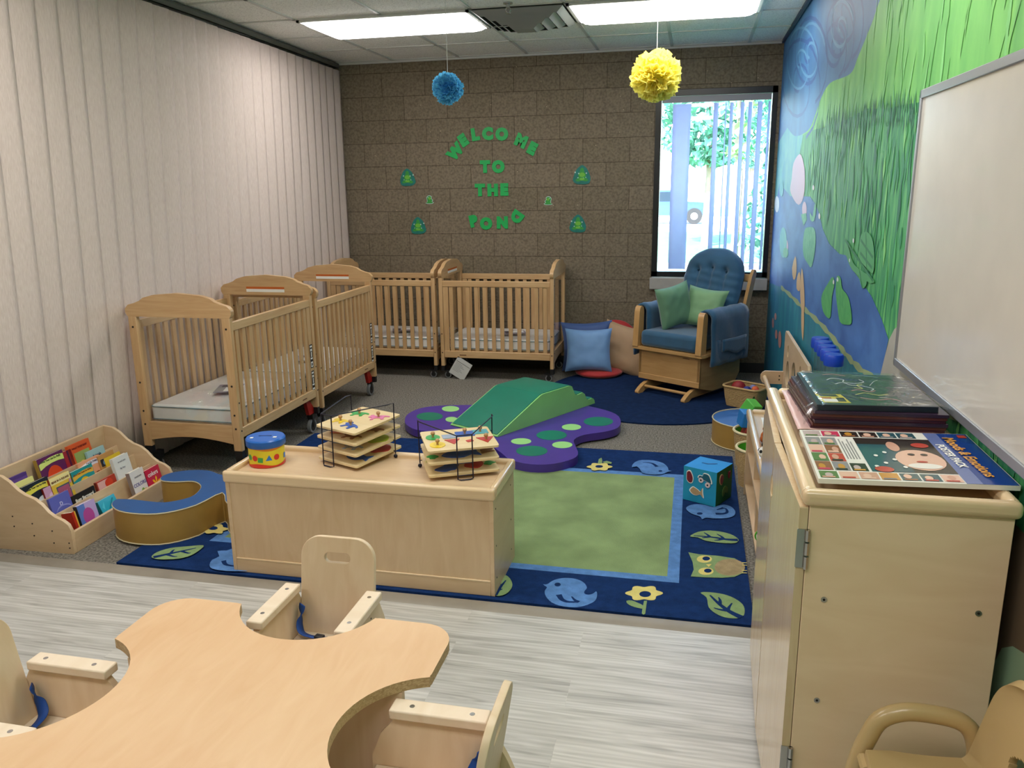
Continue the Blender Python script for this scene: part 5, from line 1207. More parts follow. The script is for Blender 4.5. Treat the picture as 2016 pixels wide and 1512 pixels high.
def patch(P, cx, cz, face, c, k=0, s=1, nm='patch', outline=True):
    Q = [(cx+x*s, cz+z*s) for x, z in P]; mb = MB()
    if outline:
        mx_ = sum(q[0] for q in Q)/len(Q); mz_ = sum(q[1] for q in Q)/len(Q)
        O_ = [(mx_+(a-mx_)*1.16, mz_+(b-mz_)*1.16) for a, b in Q]
        mb.prism(O_, -h-.006, -h-.002, WHITE if outline is True else outline, 'xz')
    mb.prism(Q, -h-.0075-k, -h-.003, c, 'xz')
    T = Matrix.Identity(4) if face == 'f' else Matrix.Rotation(pi/2, 4, 'Z')
    mb.v = [tuple(T @ Vector(v)) for v in mb.v]
    return mb.build(nm, t, smooth=False)
BURG = flat('patch_burgundy', '#6f1228', .6); DTEAL = flat('patch_dark_teal', '#14566a', .6); NAVP = flat('patch_navy', '#151d4f', .6); TANP = flat('patch_tan', '#b3946a', .6); GRNP = flat('patch_olive', '#4c6a2a', .6); OLV = flat('patch_brown_red', '#7a3440', .6)
patch(smoothpoly([(-.014, .024), (.0, .03), (.010, .018), (.018, -.004), (.014, -.026), (0, -.03), (-.014, -.018), (-.016, .004)]), -.055, .135, 'f', BURG)
patch(smoothpoly([(-.034, .0), (-.028, .012), (-.012, .012), (-.006, .026), (.018, .024), (.030, .006), (.036, -.016), (.020, -.014), (-.02, -.002)]), .030, .142, 'f', DTEAL)
for x, z in ((.010, .131), (.048, .112)): patch(ell(0, 0, .014, .014, 16), x, z, 'f', flat('patch_wheel', '#d9c3c4', .6), .001, outline=False); patch(ell(0, 0, .005, .005, 10), x, z, 'f', BLACK, .0018, outline=False)
patch(smoothpoly([(-.036, .0), (-.024, .018), (-.014, .020), (.006, .012), (.020, .004), (.030, .024), (.032, .0), (.036, -.024), (.020, -.010), (.0, -.018), (-.02, -.016)]), -.012, .062, 'f', TANP)
patch(smoothpoly([(-.018, .01), (-.010, .024), (.006, .026), (.018, .012), (.016, -.006), (.004, -.024), (-.012, -.014)]), -.045, .135, 's', OLV, outline=TANP); patch(smoothpoly([(-.010, .02), (.0, .012), (.01, .02), (.008, -.01), (0, -.02), (-.01, -.01)]), .045, .138, 's', BURG, outline=False)
patch(smoothpoly([(-.03, .0), (-.015, .02), (.01, .022), (.030, .006), (.028, -.02), (0, -.012), (-.02, -.03)]), .0, .065, 's', GRNP, outline=False)

# ================================================================== LOW SHELF ON THE MURAL WALL
t = thing('wall_shelf', 'low open birch shelf along the mural wall beyond the tall cabinet', 'shelf', (0, 0, 0))
sx0, sx1, sy0, sy1, sh = .312, .640, 2.95, 4.255, .455
MB().box(sx0, sx1, sy1-.018, sy1, 0.0, sh-.02, BIRCHZ).build('side_panel', t, bevel=.002); MB().box(sx0, sx1, sy0, sy0+.018, 0, sh-.02, BIRCHZ).build('side_panel', t, bevel=.002)
MB().box(sx1-.012, sx1, sy0+.018, sy1-.018, 0.02, sh-.02, BIRCHY).build('back_panel', t)
MB().box(sx0+.004, sx1-.012, sy0+.018, sy1-.018, .045, .06, BIRCHY).build('bottom_shelf', t); MB().box(sx0+.008, sx1-.012, sy0+.018, sy1-.018, .225, .24, BIRCHY).build('middle_shelf', t)
for y in (3.62,): MB().box(sx0+.012, sx1-.012, y-.008, y+.008, .06, .225, BIRCHZ).box(sx0+.012, sx1-.012, y+.2, y+.216, .24, sh-.025, BIRCHZ).build('divider', t)
MB().box(sx0, sx1, sy0, sy1, sh-.025, sh, BIRCHY).build('top_panel', t)
for a in ((sx0-.008, sx0+.022, sy0-.008, sy1+.008), (sx1-.022, sx1+.003, sy0-.008, sy1+.008)): MB().box(*a, sh-.03, sh+.020, MAPLEY).build('rounded_rim', t, bevel=.012, seg=4)
for a in ((sx0+.02, sx1-.02, sy0-.008, sy0+.022), (sx0+.02, sx1-.02, sy1-.022, sy1+.008)): MB().box(*a, sh-.03, sh+.020, MAPLE).build('rounded_rim', t, bevel=.012, seg=4)
# things on and in it
o = MB().box(-.09, .09, -.13, .13, 0, .004, PAPER).box(-.06, .0, -.10, .10, .004, .0046, flat('sheet_blue', '#8fb5d8', .4)).build('laminated_sheet', None, loc=(.46, 4.02, sh+.001)); tag(o, 'white and pale blue laminated sheet lying on the low wall shelf', 'sheet')
PLO = mat('plush_orange', '#a8541c', .95, var=.2, scale=30, bump=.6, bscale=60); PLW = mat('plush_white', '#d8d6d0', .95, var=.05, bump=.5, bscale=60); PLB = mat('plush_black', '#17171a', .95, var=.05)
t = thing('plush_toy', 'orange brown plush animal on the low wall shelf', 'plush toy', (.395, 3.70, sh+.001), radians(20))
mb = MB().ball((0, 0, .045), .045, PLO, 10, sc=(1.1, 1.3, 1)); mb.build('body', t)
MB().ball((-.05, -.03, .055), .030, PLO, 8).ball((-.075, -.04, .05), .014, PLO, 6).build('head', t); 
for x, y in ((-.05, -.05), (-.05, .0)): MB().ball((x, y, .082), .010, PLO, 5).build('ear', t)
for x, y in ((-.03, -.05), (-.03, .05), (.03, -.05), (.03, .05)): MB().ball((x, y, .016), .016, PLO, 6).build('leg', t)
t = thing('plush_toy', 'small black and white plush animal on the low wall shelf, nearer than the orange one', 'plush toy', (.375, 3.46, sh+.001), radians(10))
MB().ball((0, 0, .035), .036, PLW, 10, sc=(1, 1.2, 1)).build('body', t); MB().ball((-.045, 0, .045), .026, PLW, 8).build('head', t)
for x, y, z, r in ((-.062, -.012, .052, .008), (-.062, .012, .052, .008)): MB().ball((x, y, z), r, PLB, 6).build('eye_patch', t)
for x, y in ((-.045, -.022), (-.045, .022)): MB().ball((x, y, .072), .009, PLB, 5).build('ear', t)
for x, y in ((-.03, -.04), (-.03, .04), (.03, -.04), (.03, .04)): MB().ball((x, y, .013), .013, PLB, 6).build('leg', t)
t = thing('rattle_ball', 'green and white wire rattle ball on the bottom shelf of the low wall shelf', 'rattle', (.345, 3.50, .0905))
for k, m in enumerate((LIME, WHITE, LIME, WHITE)):
    a = pi*k/4; MB().tube([(.026*cos(q)*cos(a), .026*cos(q)*sin(a), .026*sin(q)) for q in [2*pi*i/20 for i in range(20)]], .004, m, 6, closed=True).build('ring', t)
MB().ball((0, 0, 0), .012, CHR, 8).build('bell', t)
t = thing('wooden_puzzle_toy', 'wooden toy plank with dark holes standing inside the low wall shelf', 'toy', (.345, 3.72, .061))
mb = MB(); mb.solid([rrect(.20, .14, .01)]+[ell(x, y, .018, .018, 16) for x, y in ((-.06, .03), (0, -.02), (.06, .035), (-.04, -.04), (.05, -.035))], .014, BIRCHY, T=Matrix.Rotation(pi/2, 4, 'Z') @ Matrix.Rotation(pi/2, 4, 'X') @ Matrix.Translation((0, .071, 0))); mb.build('board', t)
# five clear tubes with blue caps
CAPB = mat('cap_blue', '#0f3fb4', .35, var=.03); LIQ = flat('tube_orange_beads', '#c8542a', .5)
tb = None
for k in range(5):
    y = 3.80-.095*k
    lab = ['clear sensory tube with blue cap, farthest of five in a row by the mural', 'clear sensory tube with blue cap, second farthest of the five by the mural', 'clear sensory tube with blue cap, middle of the five by the mural', 'clear sensory tube with blue cap, second nearest of the five by the mural', 'clear sensory tube with blue cap, nearest of the five by the mural'][k]
    if tb is None:
        tb = thing('sensory_tube', lab, 'sensory tube', (.575, y, sh+.001), group='blue capped tubes on the low wall shelf')
        MB().lathe([(.034, 0), (.034, .455)], CLEAR, 24).build('tube', tb)
        MB().lathe([(.030, .002), (.030, .10), (1e-4, .10)], LIQ, 16).build('beads', tb)
        MB().lathe([(.037, .445), (.039, .45), (.039, .485), (.035, .492), (1e-4, .493)], CAPB, 24).build('cap', tb, ang=50)
    else:
        c = copy_tree(tb); c.location = (.575, y, sh+.001); tag(c, lab, 'sensory tube')
    
# ================================================================== PULL-UP PANEL
t = thing('pull_up_panel', 'birch pull up panel with round holes and a round handrail, standing by the mural', 'pull up bar', (0, 0, 0))
holes = []
for cx, cy, r in ((390, 410, .075), (443, 345, .040), (428, 600, .040), (493, 580, .085), (590, 620, .060), ):
    p = W(1480+cx/6.3, 640+cy/6.3, 0, .6); holes.append((p[1], p[2], r))
P0 = [(4.30, .015), (5.43, .015), (5.43, .68), (5.40, .70), (4.33, .70), (4.30, .68)]
hl = [ell(y, z, r, r, 24) for y, z, r in [(5.18, .46, .085), (5.22, .60, .038), (4.98, .35, .04), (4.88, .50, .10), (4.58, .42, .075), (4.60, .60, .04)]]
mb = MB(); mb.solid([P0]+hl, .018, BIRCHY, T=Matrix.Translation((.612, 0, 0)) @ Matrix(((0, 0, 1, 0), (1, 0, 0, 0), (0, 1, 0, 0), (0, 0, 0, 1)))); mb.build('panel', t, ang=30)
for y in (5.40, 4.33):
    MB().prism([(.603, .345), (.603, .43), (.49, .43), (.472, .42), (.462, .402), (.462, .375), (.472, .355), (.49, .345)], y-.009, y+.009, BIRCH, 'xz').disc((.58, y-.009, .40), .005, 'y', -.001, DARKB, 8).disc((.58, y-.009, .375), .005, 'y', -.001, DARKB, 8).build('bracket', t, bevel=.003)
MB().tube([(.488, 4.33, .388), (.488, 5.40, .388)], .015, MAPLEY, 12).build('handrail', t)

# ================================================================== TALL CABINET WITH DOORS
t = thing('storage_cabinet', 'tall two door birch storage cabinet against the mural wall in the right foreground', 'cabinet', (0, 0, 0))
cx0, cx1, cy0, cy1, cz = .262, .658, 1.70, 2.60, .965
MB().box(cx0, cx1, cy0, cy0+.018, .0, cz, wood('cabinet_side_birch', '#ead0af', '#dcbf9a', 0, stretch=4)).build('side_panel', t, bevel=.002)
COLS = COL.objects[-1]
for px, py in ((1622, 1180), (1926, 1207), (1608, 1378), (1901, 1412)):
    bb = MB(); p = W(px, py, 1, 1.7); bb.disc((p[0], 1.6995, p[2]), .0065, 'y', -.0015, CHR, 12); bb.disc((p[0], 1.698, p[2]), .003, 'y', -.0006, DARKB, 6).build('screw', COLS)
MB().box(cx0, cx1, cy1-.018, cy1, 0, cz, BIRCH).build('side_panel', t)
MB().box(cx1-.01, cx1, cy0+.018, cy1-.018, 0.02, cz, BIRCHZ).build('back_panel', t)
MB().box(cx0+.002, cx1-.002, cy0+.004, cy1-.004, cz-.018, cz, BIRCHY).build('top_panel', t); MB().box(cx0+.02, cx1-.01, cy0+.018, cy1-.018, .06, .078, BIRCHY).build('bottom_panel', t)
for z in (.36, .66): MB().box(cx0+.03, cx1-.01, cy0+.018, cy1-.018, z, z+.016, BIRCHY).build('inner_shelf', t)
for a, m in (((cx0-.016, cx0+.018, cy0+.006, cy1+.012), MAPLEY), ((cx1-.016, cx1+.012, cy0+.006, cy1+.012), MAPLEY)): MB().box(*a, cz-.006, cz+.032, m).build('rounded_rim', t, bevel=.014, seg=4)
for a in ((cx0-.016, cx1+.012, cy0-.012, cy0+.02), (cx0+.016, cx1-.014, cy1-.02, cy1+.012)): MB().box(*a, cz-.006, cz+.0315, MAPLE).build('rounded_rim', t, bevel=.014, seg=4)
DOORM = wood('door_birch', '#d9c4a0', '#c4a983', 2, stretch=14, rough=.22, coat=.3)
ym = (cy0+cy1)/2
for s in (-1, 1):
    # door outline with half of the finger hole at the free edge, local y from hinge to the middle
    Ld = (cy1-cy0)/2-.004; zz0, zz1 = .07, cz-.010
    P = [(0, zz0), (Ld, zz0), (Ld, .80), (Ld-.018, .805), (Ld-.028, .83), (Ld-.018, .855), (Ld, .86), (Ld, zz1), (0, zz1)]
    P = [(y, z) for y, z in P]
    hy_ = cy0 if s < 0 else cy1
    T = Matrix.Translation((cx0-.0015, hy_, 0)) @ Matrix.Rotation(radians(1.6)*(1 if s < 0 else -1), 4, 'Z') 
    Q = [((y if s < 0 else -y), z) for y, z in P]
    d = MB().prism(Q, -.018, 0, DOORM, 'yz', T=T).build('door', t, bevel=.003)
    for z in (.86, .32):
        hb = MB().box(-.021, .004, .0 if s < 0 else -.004, .004 if s < 0 else .0, z-.045, z+.045, CHR, T=Matrix.Translation((cx0, hy_-.003*(1 if s < 0 else -1), 0))).tube([(cx0-.0, hy_+s*.006, z-.045), (cx0-.0, hy_+s*.006, z-.016)], .006, CHR, 8).tube([(cx0, hy_+s*.006, z-.012), (cx0, hy_+s*.006, z+.016)], .006, CHR, 8).tube([(cx0, hy_+s*.006, z+.020), (cx0, hy_+s*.006, z+.045)], .006, CHR, 8)
        hb.build('hinge', t)
MB().box(cx0-.030, cx0-.018, ym+.010, ym+.030, .80, .91, MAPLEY).build('door_pull', t, bevel=.005, seg=3)
# ---- poster pack on top
TZ = cz+.0325
t = thing('poster_pack', 'glossy poster pack with photo squares and a child face near the cabinet front edge', 'poster pack', (0, 0, 0))
a_, b2, c2, d2 = Vector((.281, 1.735, 0)), Vector((.684, 1.765, 0)), Vector((.685, 2.13, 0)), Vector((.284, 2.10, 0))
def pq(u, v): p = a_*(1-u)*(1-v)+b2*u*(1-v)+c2*u*v+d2*(1-u)*v; return (p.x, p.y)
def quad(mb, u0, u1, v0, v1, m, k):
    z = TZ+.011+.0003*k; mb.add([(*pq(u0, v0), z), (*pq(u1, v0), z), (*pq(u1, v1), z), (*pq(u0, v1), z)], [(0, 1, 2, 3)], m)
GLO = {k: flat('print_'+k, v, .12) for k, v in dict(cover='#e4e2dc', navy='#1f3f86', violet='#6474a8', orange='#e0a048', red='#b8453a', dark='#332c2a', teal='#2e5560', skin='#c99a86', skin2='#dcb4a0', pale='#b9a8a6', green='#5c7a4a', pink='#c0405f', brown='#8a5a40', gold='#c08a3a', grey='#8d8f90').items()}
mb = MB(); P = [pq(0, 0), pq(1, 0), pq(1, 1), pq(0, 1)]
mb.prism(P, TZ, TZ+.011, GLO['cover']); mb.build('pages', t)
mb = MB()
quad(mb, .80, .995, .0, .995, GLO['navy'], 1); quad(mb, .74, .82, .0, .995, GLO['violet'], 2)
random.seed(12); pal = ['skin', 'brown', 'pale', 'gold', 'dark', 'skin2', 'teal', 'green', 'red', 'pink', 'grey']
def photo(u0, u1, v0, v1):
    c = random.choice(pal); quad(mb, u0, u1, v0, v1, GLO[c], 2)
    q = random.uniform(.2, .5); w1 = u1-u0; h1 = v1-v0
    z = TZ+.011+.0009; cu, cv = u0+w1*random.uniform(.35, .65), v0+h1*random.uniform(.35, .6)
    mb.add([(*pq(cu+w1*.22*cos(t_), cv+h1*.3*sin(t_)), z) for t_ in [2*pi*i/14 for i in range(14)]], [tuple(range(14))], GLO[random.choice(['skin', 'skin2', 'gold', 'pale'])])
    quad(mb, u0+w1*.1, u1-w1*.2, v0+h1*.03, v0+h1*.22, GLO[random.choice(pal)], 4)
for i in range(7): photo(.015+.104*i, .110+.104*i, .02, .14)
for i in range(7): photo(.015+.112*i, .118+.112*i, .86, .98) if i < 6 else None
for j in range(4):
    for i in range(2): photo(.015+.092*i, .100+.092*i, .16+.17*j, .32+.17*j)
photo(.20, .285, .16, .30)
quad(mb, .20, .29, .33, .84, GLO['cover'], 1)
for i in range(5): quad(mb, .205+.016*i, .213+.016*i, .38, .80-.05*(i % 3), GLO['grey'], 2)
quad(mb, .30, .74, .16, .84, GLO['dark'], 2); quad(mb, .30, .52, .16, .70, GLO['teal'], 3)
def eq(cu, cv, ru, rv, m, k):
    z = TZ+.011+.0003*k; mb.add([(*pq(cu+ru*cos(t_), cv+rv*sin(t_)), z) for t_ in [2*pi*i/24 for i in range(24)]], [tuple(range(24))], m)
eq(.60, .40, .13, .20, GLO['skin2'], 4); eq(.50, .66, .035, .10, GLO['skin'], 5); eq(.66, .70, .05, .05, GLO['red'], 5); eq(.60, .28, .09, .05, GLO['cover'], 6); eq(.57, .50, .02, .02, GLO['dark'], 7); eq(.64, .50, .02, .02, GLO['dark'], 7); eq(.60, .36, .03, .015, GLO['red'], 7)
for k in range(6): eq(.34+.03*k, .25+.07*((k*3) % 5), .012, .02, GLO['cover'], 6)
eq(.37, .20, .05, .05, GLO['red'], 6)
mb.text('POSTER PACK', .026, WHITE, Matrix.Translation((*pq(.785, .50), TZ+.0136)) @ Matrix.Rotation(-pi/2+.05, 4, 'Z'), depth=.0004, off=.0006)
mb.text('Moods & Emotions', .036, GLO['orange'], Matrix.Translation((*pq(.875, .50), TZ+.0136)) @ Matrix.Rotation(-pi/2+.05, 4, 'Z'), depth=.0004, off=.0008)
quad(mb, .93, .98, .90, .96, GLO['red'], 4)
mb.build('printed_cover', t, smooth=False)
# ---- stack of folders
DARKC = [flat('folder_plum', '#4a2230', .3), flat('folder_brown', '#5a2c26', .3), flat('folder_aubergine', '#332338', .3)]
fl_, fr_, br_, bl_ = (.318, 2.155), (.650, 2.165), (.635, 2.54), (.300, 2.545)
for k in range(6):
    j = .004*((k*7) % 3); z0 = TZ+.0005+k*.0085
    P = [(fl_[0]+j, fl_[1]-j+.0), (fr_[0]-.003+j*.5, fr_[1]-j), (br_[0]+j, br_[1]), (bl_[0]+j, bl_[1])]
    mb = MB().prism(P, z0, z0+.0082, DARKC[k % 3])
    o = mb.build('folder', None, bevel=.002); tag(o, ['plum folder at the bottom of the stack on the cabinet', 'dark brown folder, second from the bottom of the stack on the cabinet', 'aubergine folder, third from the bottom of the stack on the cabinet', 'plum folder, fourth from the bottom of the stack on the cabinet', 'dark brown folder, fifth from the bottom of the stack on the cabinet', 'aubergine folder just below the black pack on the cabinet stack'][k], 'folder', 'folders stacked on the cabinet')
z0 = TZ+.0005+6*.0085+.0004
t = thing('black_poster_pack', 'black wrapped pack with yellow label, topmost of the stack on the cabinet', 'poster pack', (0, 0, 0))
BPK = flat('black_pack', '#1a2530', .3)
fl2, fr2, br2, bl2 = Vector((.330, 2.150, 0)), Vector((.630, 2.175, 0)), Vector((.60, 2.53, 0)), Vector((.322, 2.53, 0))
def pk2(u, v): p = fl2*(1-u)*(1-v)+fr2*u*(1-v)+br2*u*v+bl2*(1-u)*v; return (p.x, p.y)
MB().prism([pk2(0, 0), pk2(1, 0), pk2(1, 1), pk2(0, 1)], z0, z0+.015, BPK).build('pack', t, bevel=.004)
mb = MB(); zz = z0+.0152
def q2(u0, u1, v0, v1, m, k=0, sk=0): mb.add([(*pk2(u0, v0), zz+.0003*k), (*pk2(u1, v0), zz+.0003*k), (*pk2(u1-sk, v1), zz+.0003*k), (*pk2(u0-sk, v1), zz+.0003*k)], [(0, 1, 2, 3)], m)
YL = flat('label_yellow', '#d9c92a', .3)
q2(.07, .30, .06, .30, YL, 1, .03); q2(.08, .20, .08, .16, PAPER, 2); q2(.07, .16, .17, .20, GLO['red'], 2); q2(.08, .24, .23, .29, BLACK, 2, .02); q2(.20, .27, .09, .20, BLACK, 2)
LIN = [flat('chalk_white', '#cfd6d8', .4), flat('chalk_yellow', '#d5cf7a', .4), flat('chalk_pink', '#d08a90', .4), flat('chalk_green', '#8fc09a', .4)]
def chalk(P, m, w_=.012):
    Q = smoothline(P, 4); Q = ribbon2d(Q, w_); mb.add([(*pk2(u, v), zz+.0006) for u, v in Q], [tuple(range(len(Q)))], m)
chalk([(.25, .75), (.32, .82), (.42, .78), (.40, .70), (.50, .66), (.60, .72), (.58, .80)], LIN[0]); chalk([(.30, .62), (.38, .68), (.45, .60), (.55, .58), (.62, .50), (.58, .44)], LIN[0]); chalk([(.40, .30), (.50, .36), (.60, .30), (.70, .34)], LIN[1]); chalk([(.42, .22), (.55, .16), (.68, .20), (.74, .14)], LIN[2]); chalk([(.40, .42), (.48, .46), (.55, .40), (.62, .44)], LIN[2]); chalk([(.25, .93), (.35, .97), (.48, .92)], LIN[2]); chalk([(.55, .93), (.65, .95), (.80, .90)], LIN[3]); chalk([(.62, .60), (.70, .74), (.76, .80)], LIN[0], .006); chalk([(.45, .52), (.52, .50), (.5, .6), (.56, .64)], LIN[1])
mb.build('drawings', t, smooth=False)
# crinkled film around the pack
FILM = PLAST.copy(); FILM.name = 'crinkled_film'
FILM.node_tree.nodes['Math'].inputs[2].default_value = .10
for nn in FILM.node_tree.nodes:
    if nn.type == 'BUMP': nn.inputs['Strength'].default_value = .35
    if nn.type == 'TEX_NOISE': nn.inputs['Scale'].default_value = 9
def film(u, v):
    p = pk2(-.10+1.30*u, -.015+1.05*v); q = max(0, abs(u-.5)-.37)/.13
    n_ = mnoise.noise((p[0]*22+3*mnoise.noise((p[0]*7, p[1]*7, 3)), p[1]*14, 0))
    z = z0+.0185-.05*q**1.5+.008*n_*(.12+q*1.6)
    return (p[0], p[1], max(z, TZ+.015 if p[1] < 2.14 else TZ+.002))
MB().grid(film, 46, 40, FILM).build('plastic_wrap', t, ang=50)
o = MB().grid(lambda u, v: (.285+.345*u+.012*v*0, 2.14+.42*v, TZ+.0008+.006*abs(mnoise.noise((u*9, v*9, 4)))*(1 if u < .12 or u > .9 else 0)), 30, 20, flat('pink_sheet', '#cfa9a4', .35)).build('loose_sheet', None); tag(o, 'pale pink sheet in film under the folder stack on the cabinet', 'sheet')
COL.objects[-1].modifiers.new('s', 'SOLIDIFY').thickness = .0005

# ================================================================== FEEDING TABLE AND CHAIRS
tz = .532; tcx, tcy, th_ = -.975, 1.360, .419
def tabletop():
    P = []; R = .205; off = .062; cr = .085
    hc = sqrt(R*R-off*off)     # half chord of each seat cut out
    for k in range(4):
        a = pi/2*k; Rm = lambda x, y: (x*cos(a)-y*sin(a), x*sin(a)+y*cos(a))
        # edge y=+th_, going from right corner to left
        h_ = th_
        seq = []
        for i in range(9): q = pi/2*i/8; seq.append((h_-cr+cr*cos(q), h_-cr+cr*sin(q)))
        c0 = math.asin(off/R); r2 = .018
        seq.append((hc+.012, h_)); seq.append((hc+.004, h_-.002))
        for i in range(25):
            q = -c0-(pi-2*c0)*i/24
            seq.append((R*cos(q), h_+off*1+R*sin(q))) if False else seq.append((R*cos(c0*-1-(pi-2*c0)*i/24), h_+off+R*sin(-c0-(pi-2*c0)*i/24)))
        seq.append((-hc-.004, h_-.002)); seq.append((-hc-.012, h_))
        P += [Rm(x, y) for x, y in seq]
    return P
tt = tabletop()
t = thing('feeding_table', 'maple topped toddler feeding table with rounded corners and four seat cut outs', 'table', (tcx, tcy, 0))
LAYD = wood('ply_edge_dark', '#a88a5c', '#5f4526', 0, scale=9, stretch=4)
MB().prism(tt, tz-.026, tz, TABLEW, mside=PLYEDGE).build('table_top', t, bevel=.003)
for sx in (-1, 1):
    for sy in (-1, 1):
        mb = MB(); x0, x1 = sorted((sx*.13, sx*.36)); y0_, y1_ = sorted((sy*.172-.009, sy*.172+.009))
        mb.prism([(x0, .0), (x1, .0), (x1, tz-.028), (x0, tz-.028)], y0_, y1_, CHAIRWY, 'xz')
        mb.disc((x0+.06, y0_, .38), .006, 'y', -.001, DARKB, 8)
        mb.build('leg_panel', t, bevel=.002)
MB().box(-.14, .14, -.14, .14, .10, .12, CHAIRW).build('stretcher', t)
BELT = flat('belt_blue', '#0f479b', .6); BUCK = flat('belt_buckle', '#15181f', .4)
def make_chair():
    t = thing('toddler_chair', 'x', 'chair')
    yF, yB = -.095, .105
    sp = [(-.155, 0), (-.165, .36), (-.14, .425), (yF-.005, .473), (yB+.012, .473), (yB+.05, .40), (yB+.10, .28), (yB+.15, .14), (yB+.185, .0), (yB+.12, 0), (yB+.02, .12), (-.07, .12), (-.10, 0)]
    for s in (-1, 1):
        x0, x1 = sorted((s*.118, s*.136))
        p = MB().prism(sp, x0, x1, CHAIRWY, 'yz').build('side_panel', t, bevel=.002)
        mb = MB()
        for y, z in ((.06, .44), (.085, .40), (.03, .36)): mb.disc((s*.136, y, z), .003, 'x', .001*s, DARKB, 6)
        mb.build('screws', p)
        a0, a1 = sorted((s*.104, s*.152))
        am = MB().box(a0, a1, yF-.018, yB+.008, .474, .498, CHAIRW).build('arm_rest', t, bevel=.004)
        mb = MB()
        for y in (yF+.03, yB-.03): mb.disc((s*.128, y, .4976), .006, 'z', .0008, CHR, 12)
        mb.build('screws', am)
    MB().box(-.117, .117, -.155, yB+.01, .325, .341, CHAIRW).build('seat', t, bevel=.002)
    MB().box(-.117, .117, -.14, -.122, .20, .325, CHAIRW).build('front_apron', t)
    # back panel with carry slot, tilted back
    Hb_ = .335; out_ = rrect(.232, Hb_, .05, 8, 0, Hb_/2, radii=(.062, .062, .004, .004)); slot = rrect(.082, .030, .0149, 6, 0, Hb_-.062)
    T = Matrix.Translation((0, yB+.012, .300)) @ Matrix.Rotation(radians(-9), 4, 'X') @ Matrix.Rotation(pi/2, 4, 'X')
    MB().solid([out_, slot], .017, CHAIRWY, T=T, bevel=.002).build('back_rest', t, ang=30)
    # belt
    def strap(P, w_=.031, nm='safety_strap'):
        Q = smoothline(P, 5); mb = MB(); vs = []; fs = []
        for i, q in enumerate(Q):
            a = Vector(Q[max(i-1, 0)]); b = Vector(Q[min(i+1, len(Q)-1)]); d = (b-a).normalized(); u_ = Vector((0, 0, 1)) if abs(d.z) < .75 else Vector((0, 1, 0))
            sdv = d.cross(Vector((.25, .4, 1))).normalized()*w_/2
            vs += [tuple(Vector(q)+sdv), tuple(Vector(q)-sdv)]
        for i in range(len(Q)-1): fs.append((2*i, 2*i+1, 2*i+3, 2*i+2))
        o = mb.add(vs, fs, BELT).build(nm, t, ang=80); o.modifiers.new('s', 'SOLIDIFY').thickness = .002
    strap([(-.100, .104, .435), (-.104, .096, .405), (-.104, .085, .378), (-.090, .074, .358), (-.050, .070, .352), (-.005, .074, .352), (.035, .084, .358), (.075, .092, .366)])
    strap([(-.060, .048, .346), (-.02, .052, .350), (.02, .062, .352), (.06, .060, .347)])
    MB().box(-.018, .018, -.011, .011, 0, .012, BUCK).build('buckle', t, loc=(.030, .078, .362), rot=(0, 0, .25), bevel=.003)
    MB().box(-.014, .014, -.010, .010, 0, .010, BUCK).build('buckle', t, loc=(-.030, .062, .356), rot=(0, 0, -.1), bevel=.003)
    return t
c1 = make_chair(); c2_ = copy_tree(c1); c3 = copy_tree(c1)
for k in children(c3):
    if k.name.startswith('safety_strap'): k.scale.x = -1
    if k.name.startswith('buckle'): k.location.x *= -1
for c, loc, rz, lab in ((c1, (-.993, 1.862, 0), 0, 'pale wooden toddler chair with carry slot at the far side of the table, blue belt'),
                        (c3, (-1.470, 1.362, 0), pi/2, 'pale wooden toddler chair in the left cut out of the table'),
                        (c2_, (-.513, 1.362, 0), -pi/2, 'pale wooden toddler chair at the right side of the table, seen from its side')):
    c.location = loc; c.rotation_euler = (0, 0, rz); tag(c, lab, 'chair', 'wooden toddler chairs round the feeding table')
# ---- beige moulded chair
BEI = mat('beige_plastic', '#bb9f70', .32, var=.01, coat=.2)
t = thing('moulded_chair', 'beige moulded plastic armchair for a child in front of the tall cabinet', 'chair', (.50, 1.43, 0))
def shellf(u, v):   # v: 0 front of seat -> 1 top of back ; u across (y)
    L_ = v
    if L_ < .45: x = -.115+.193*(L_/.45); z = .475-.006*sin(pi*L_/.45)
    elif L_ < .62: q = (L_-.45)/.17; a = q*radians(70); x = .078+.042*sin(a); z = .475+.045*(1-cos(a))
    else: q = (L_-.62)/.38; x = .1175+.045*q; z = .505+.205*q
    a = 2*u-1; hw = .135 if v < .6 else .135*(1-.0*v)
    if v > .80: hw *= sqrt(max(0, 1-((v-.80)/.20)**3*.75))
    if v < .12: hw *= .9+.1*min(1, v/.12)
    curve = .020*a*a
    if v < .5: return (x, a*hw, z+curve*.4)
    return (x-curve*1.5, a*hw, z)
nu, nv = 64, 130; vs = [shellf(i/nu, j/nv) for j in range(nv+1) for i in range(nu+1)]; fs = []
for j in range(nv):
    for i in range(nu):
        u = (i+.5)/nu*2-1; v = (j+.5)/nv
        if ((u)/.34)**2+((v-.725)/.045)**2 < 1: continue
        fs.append((j*(nu+1)+i, j*(nu+1)+i+1, (j+1)*(nu+1)+i+1, (j+1)*(nu+1)+i))
o = MB().add(vs, fs, BEI).build('seat_shell', t, ang=85); so = o.modifiers.new('s', 'SOLIDIFY'); so.thickness = .016; so.offset = 0
bv = o.modifiers.new('b', 'BEVEL'); bv.width = .006; bv.segments = 3; bv.limit_method = 'ANGLE'; bv.angle_limit = radians(60)
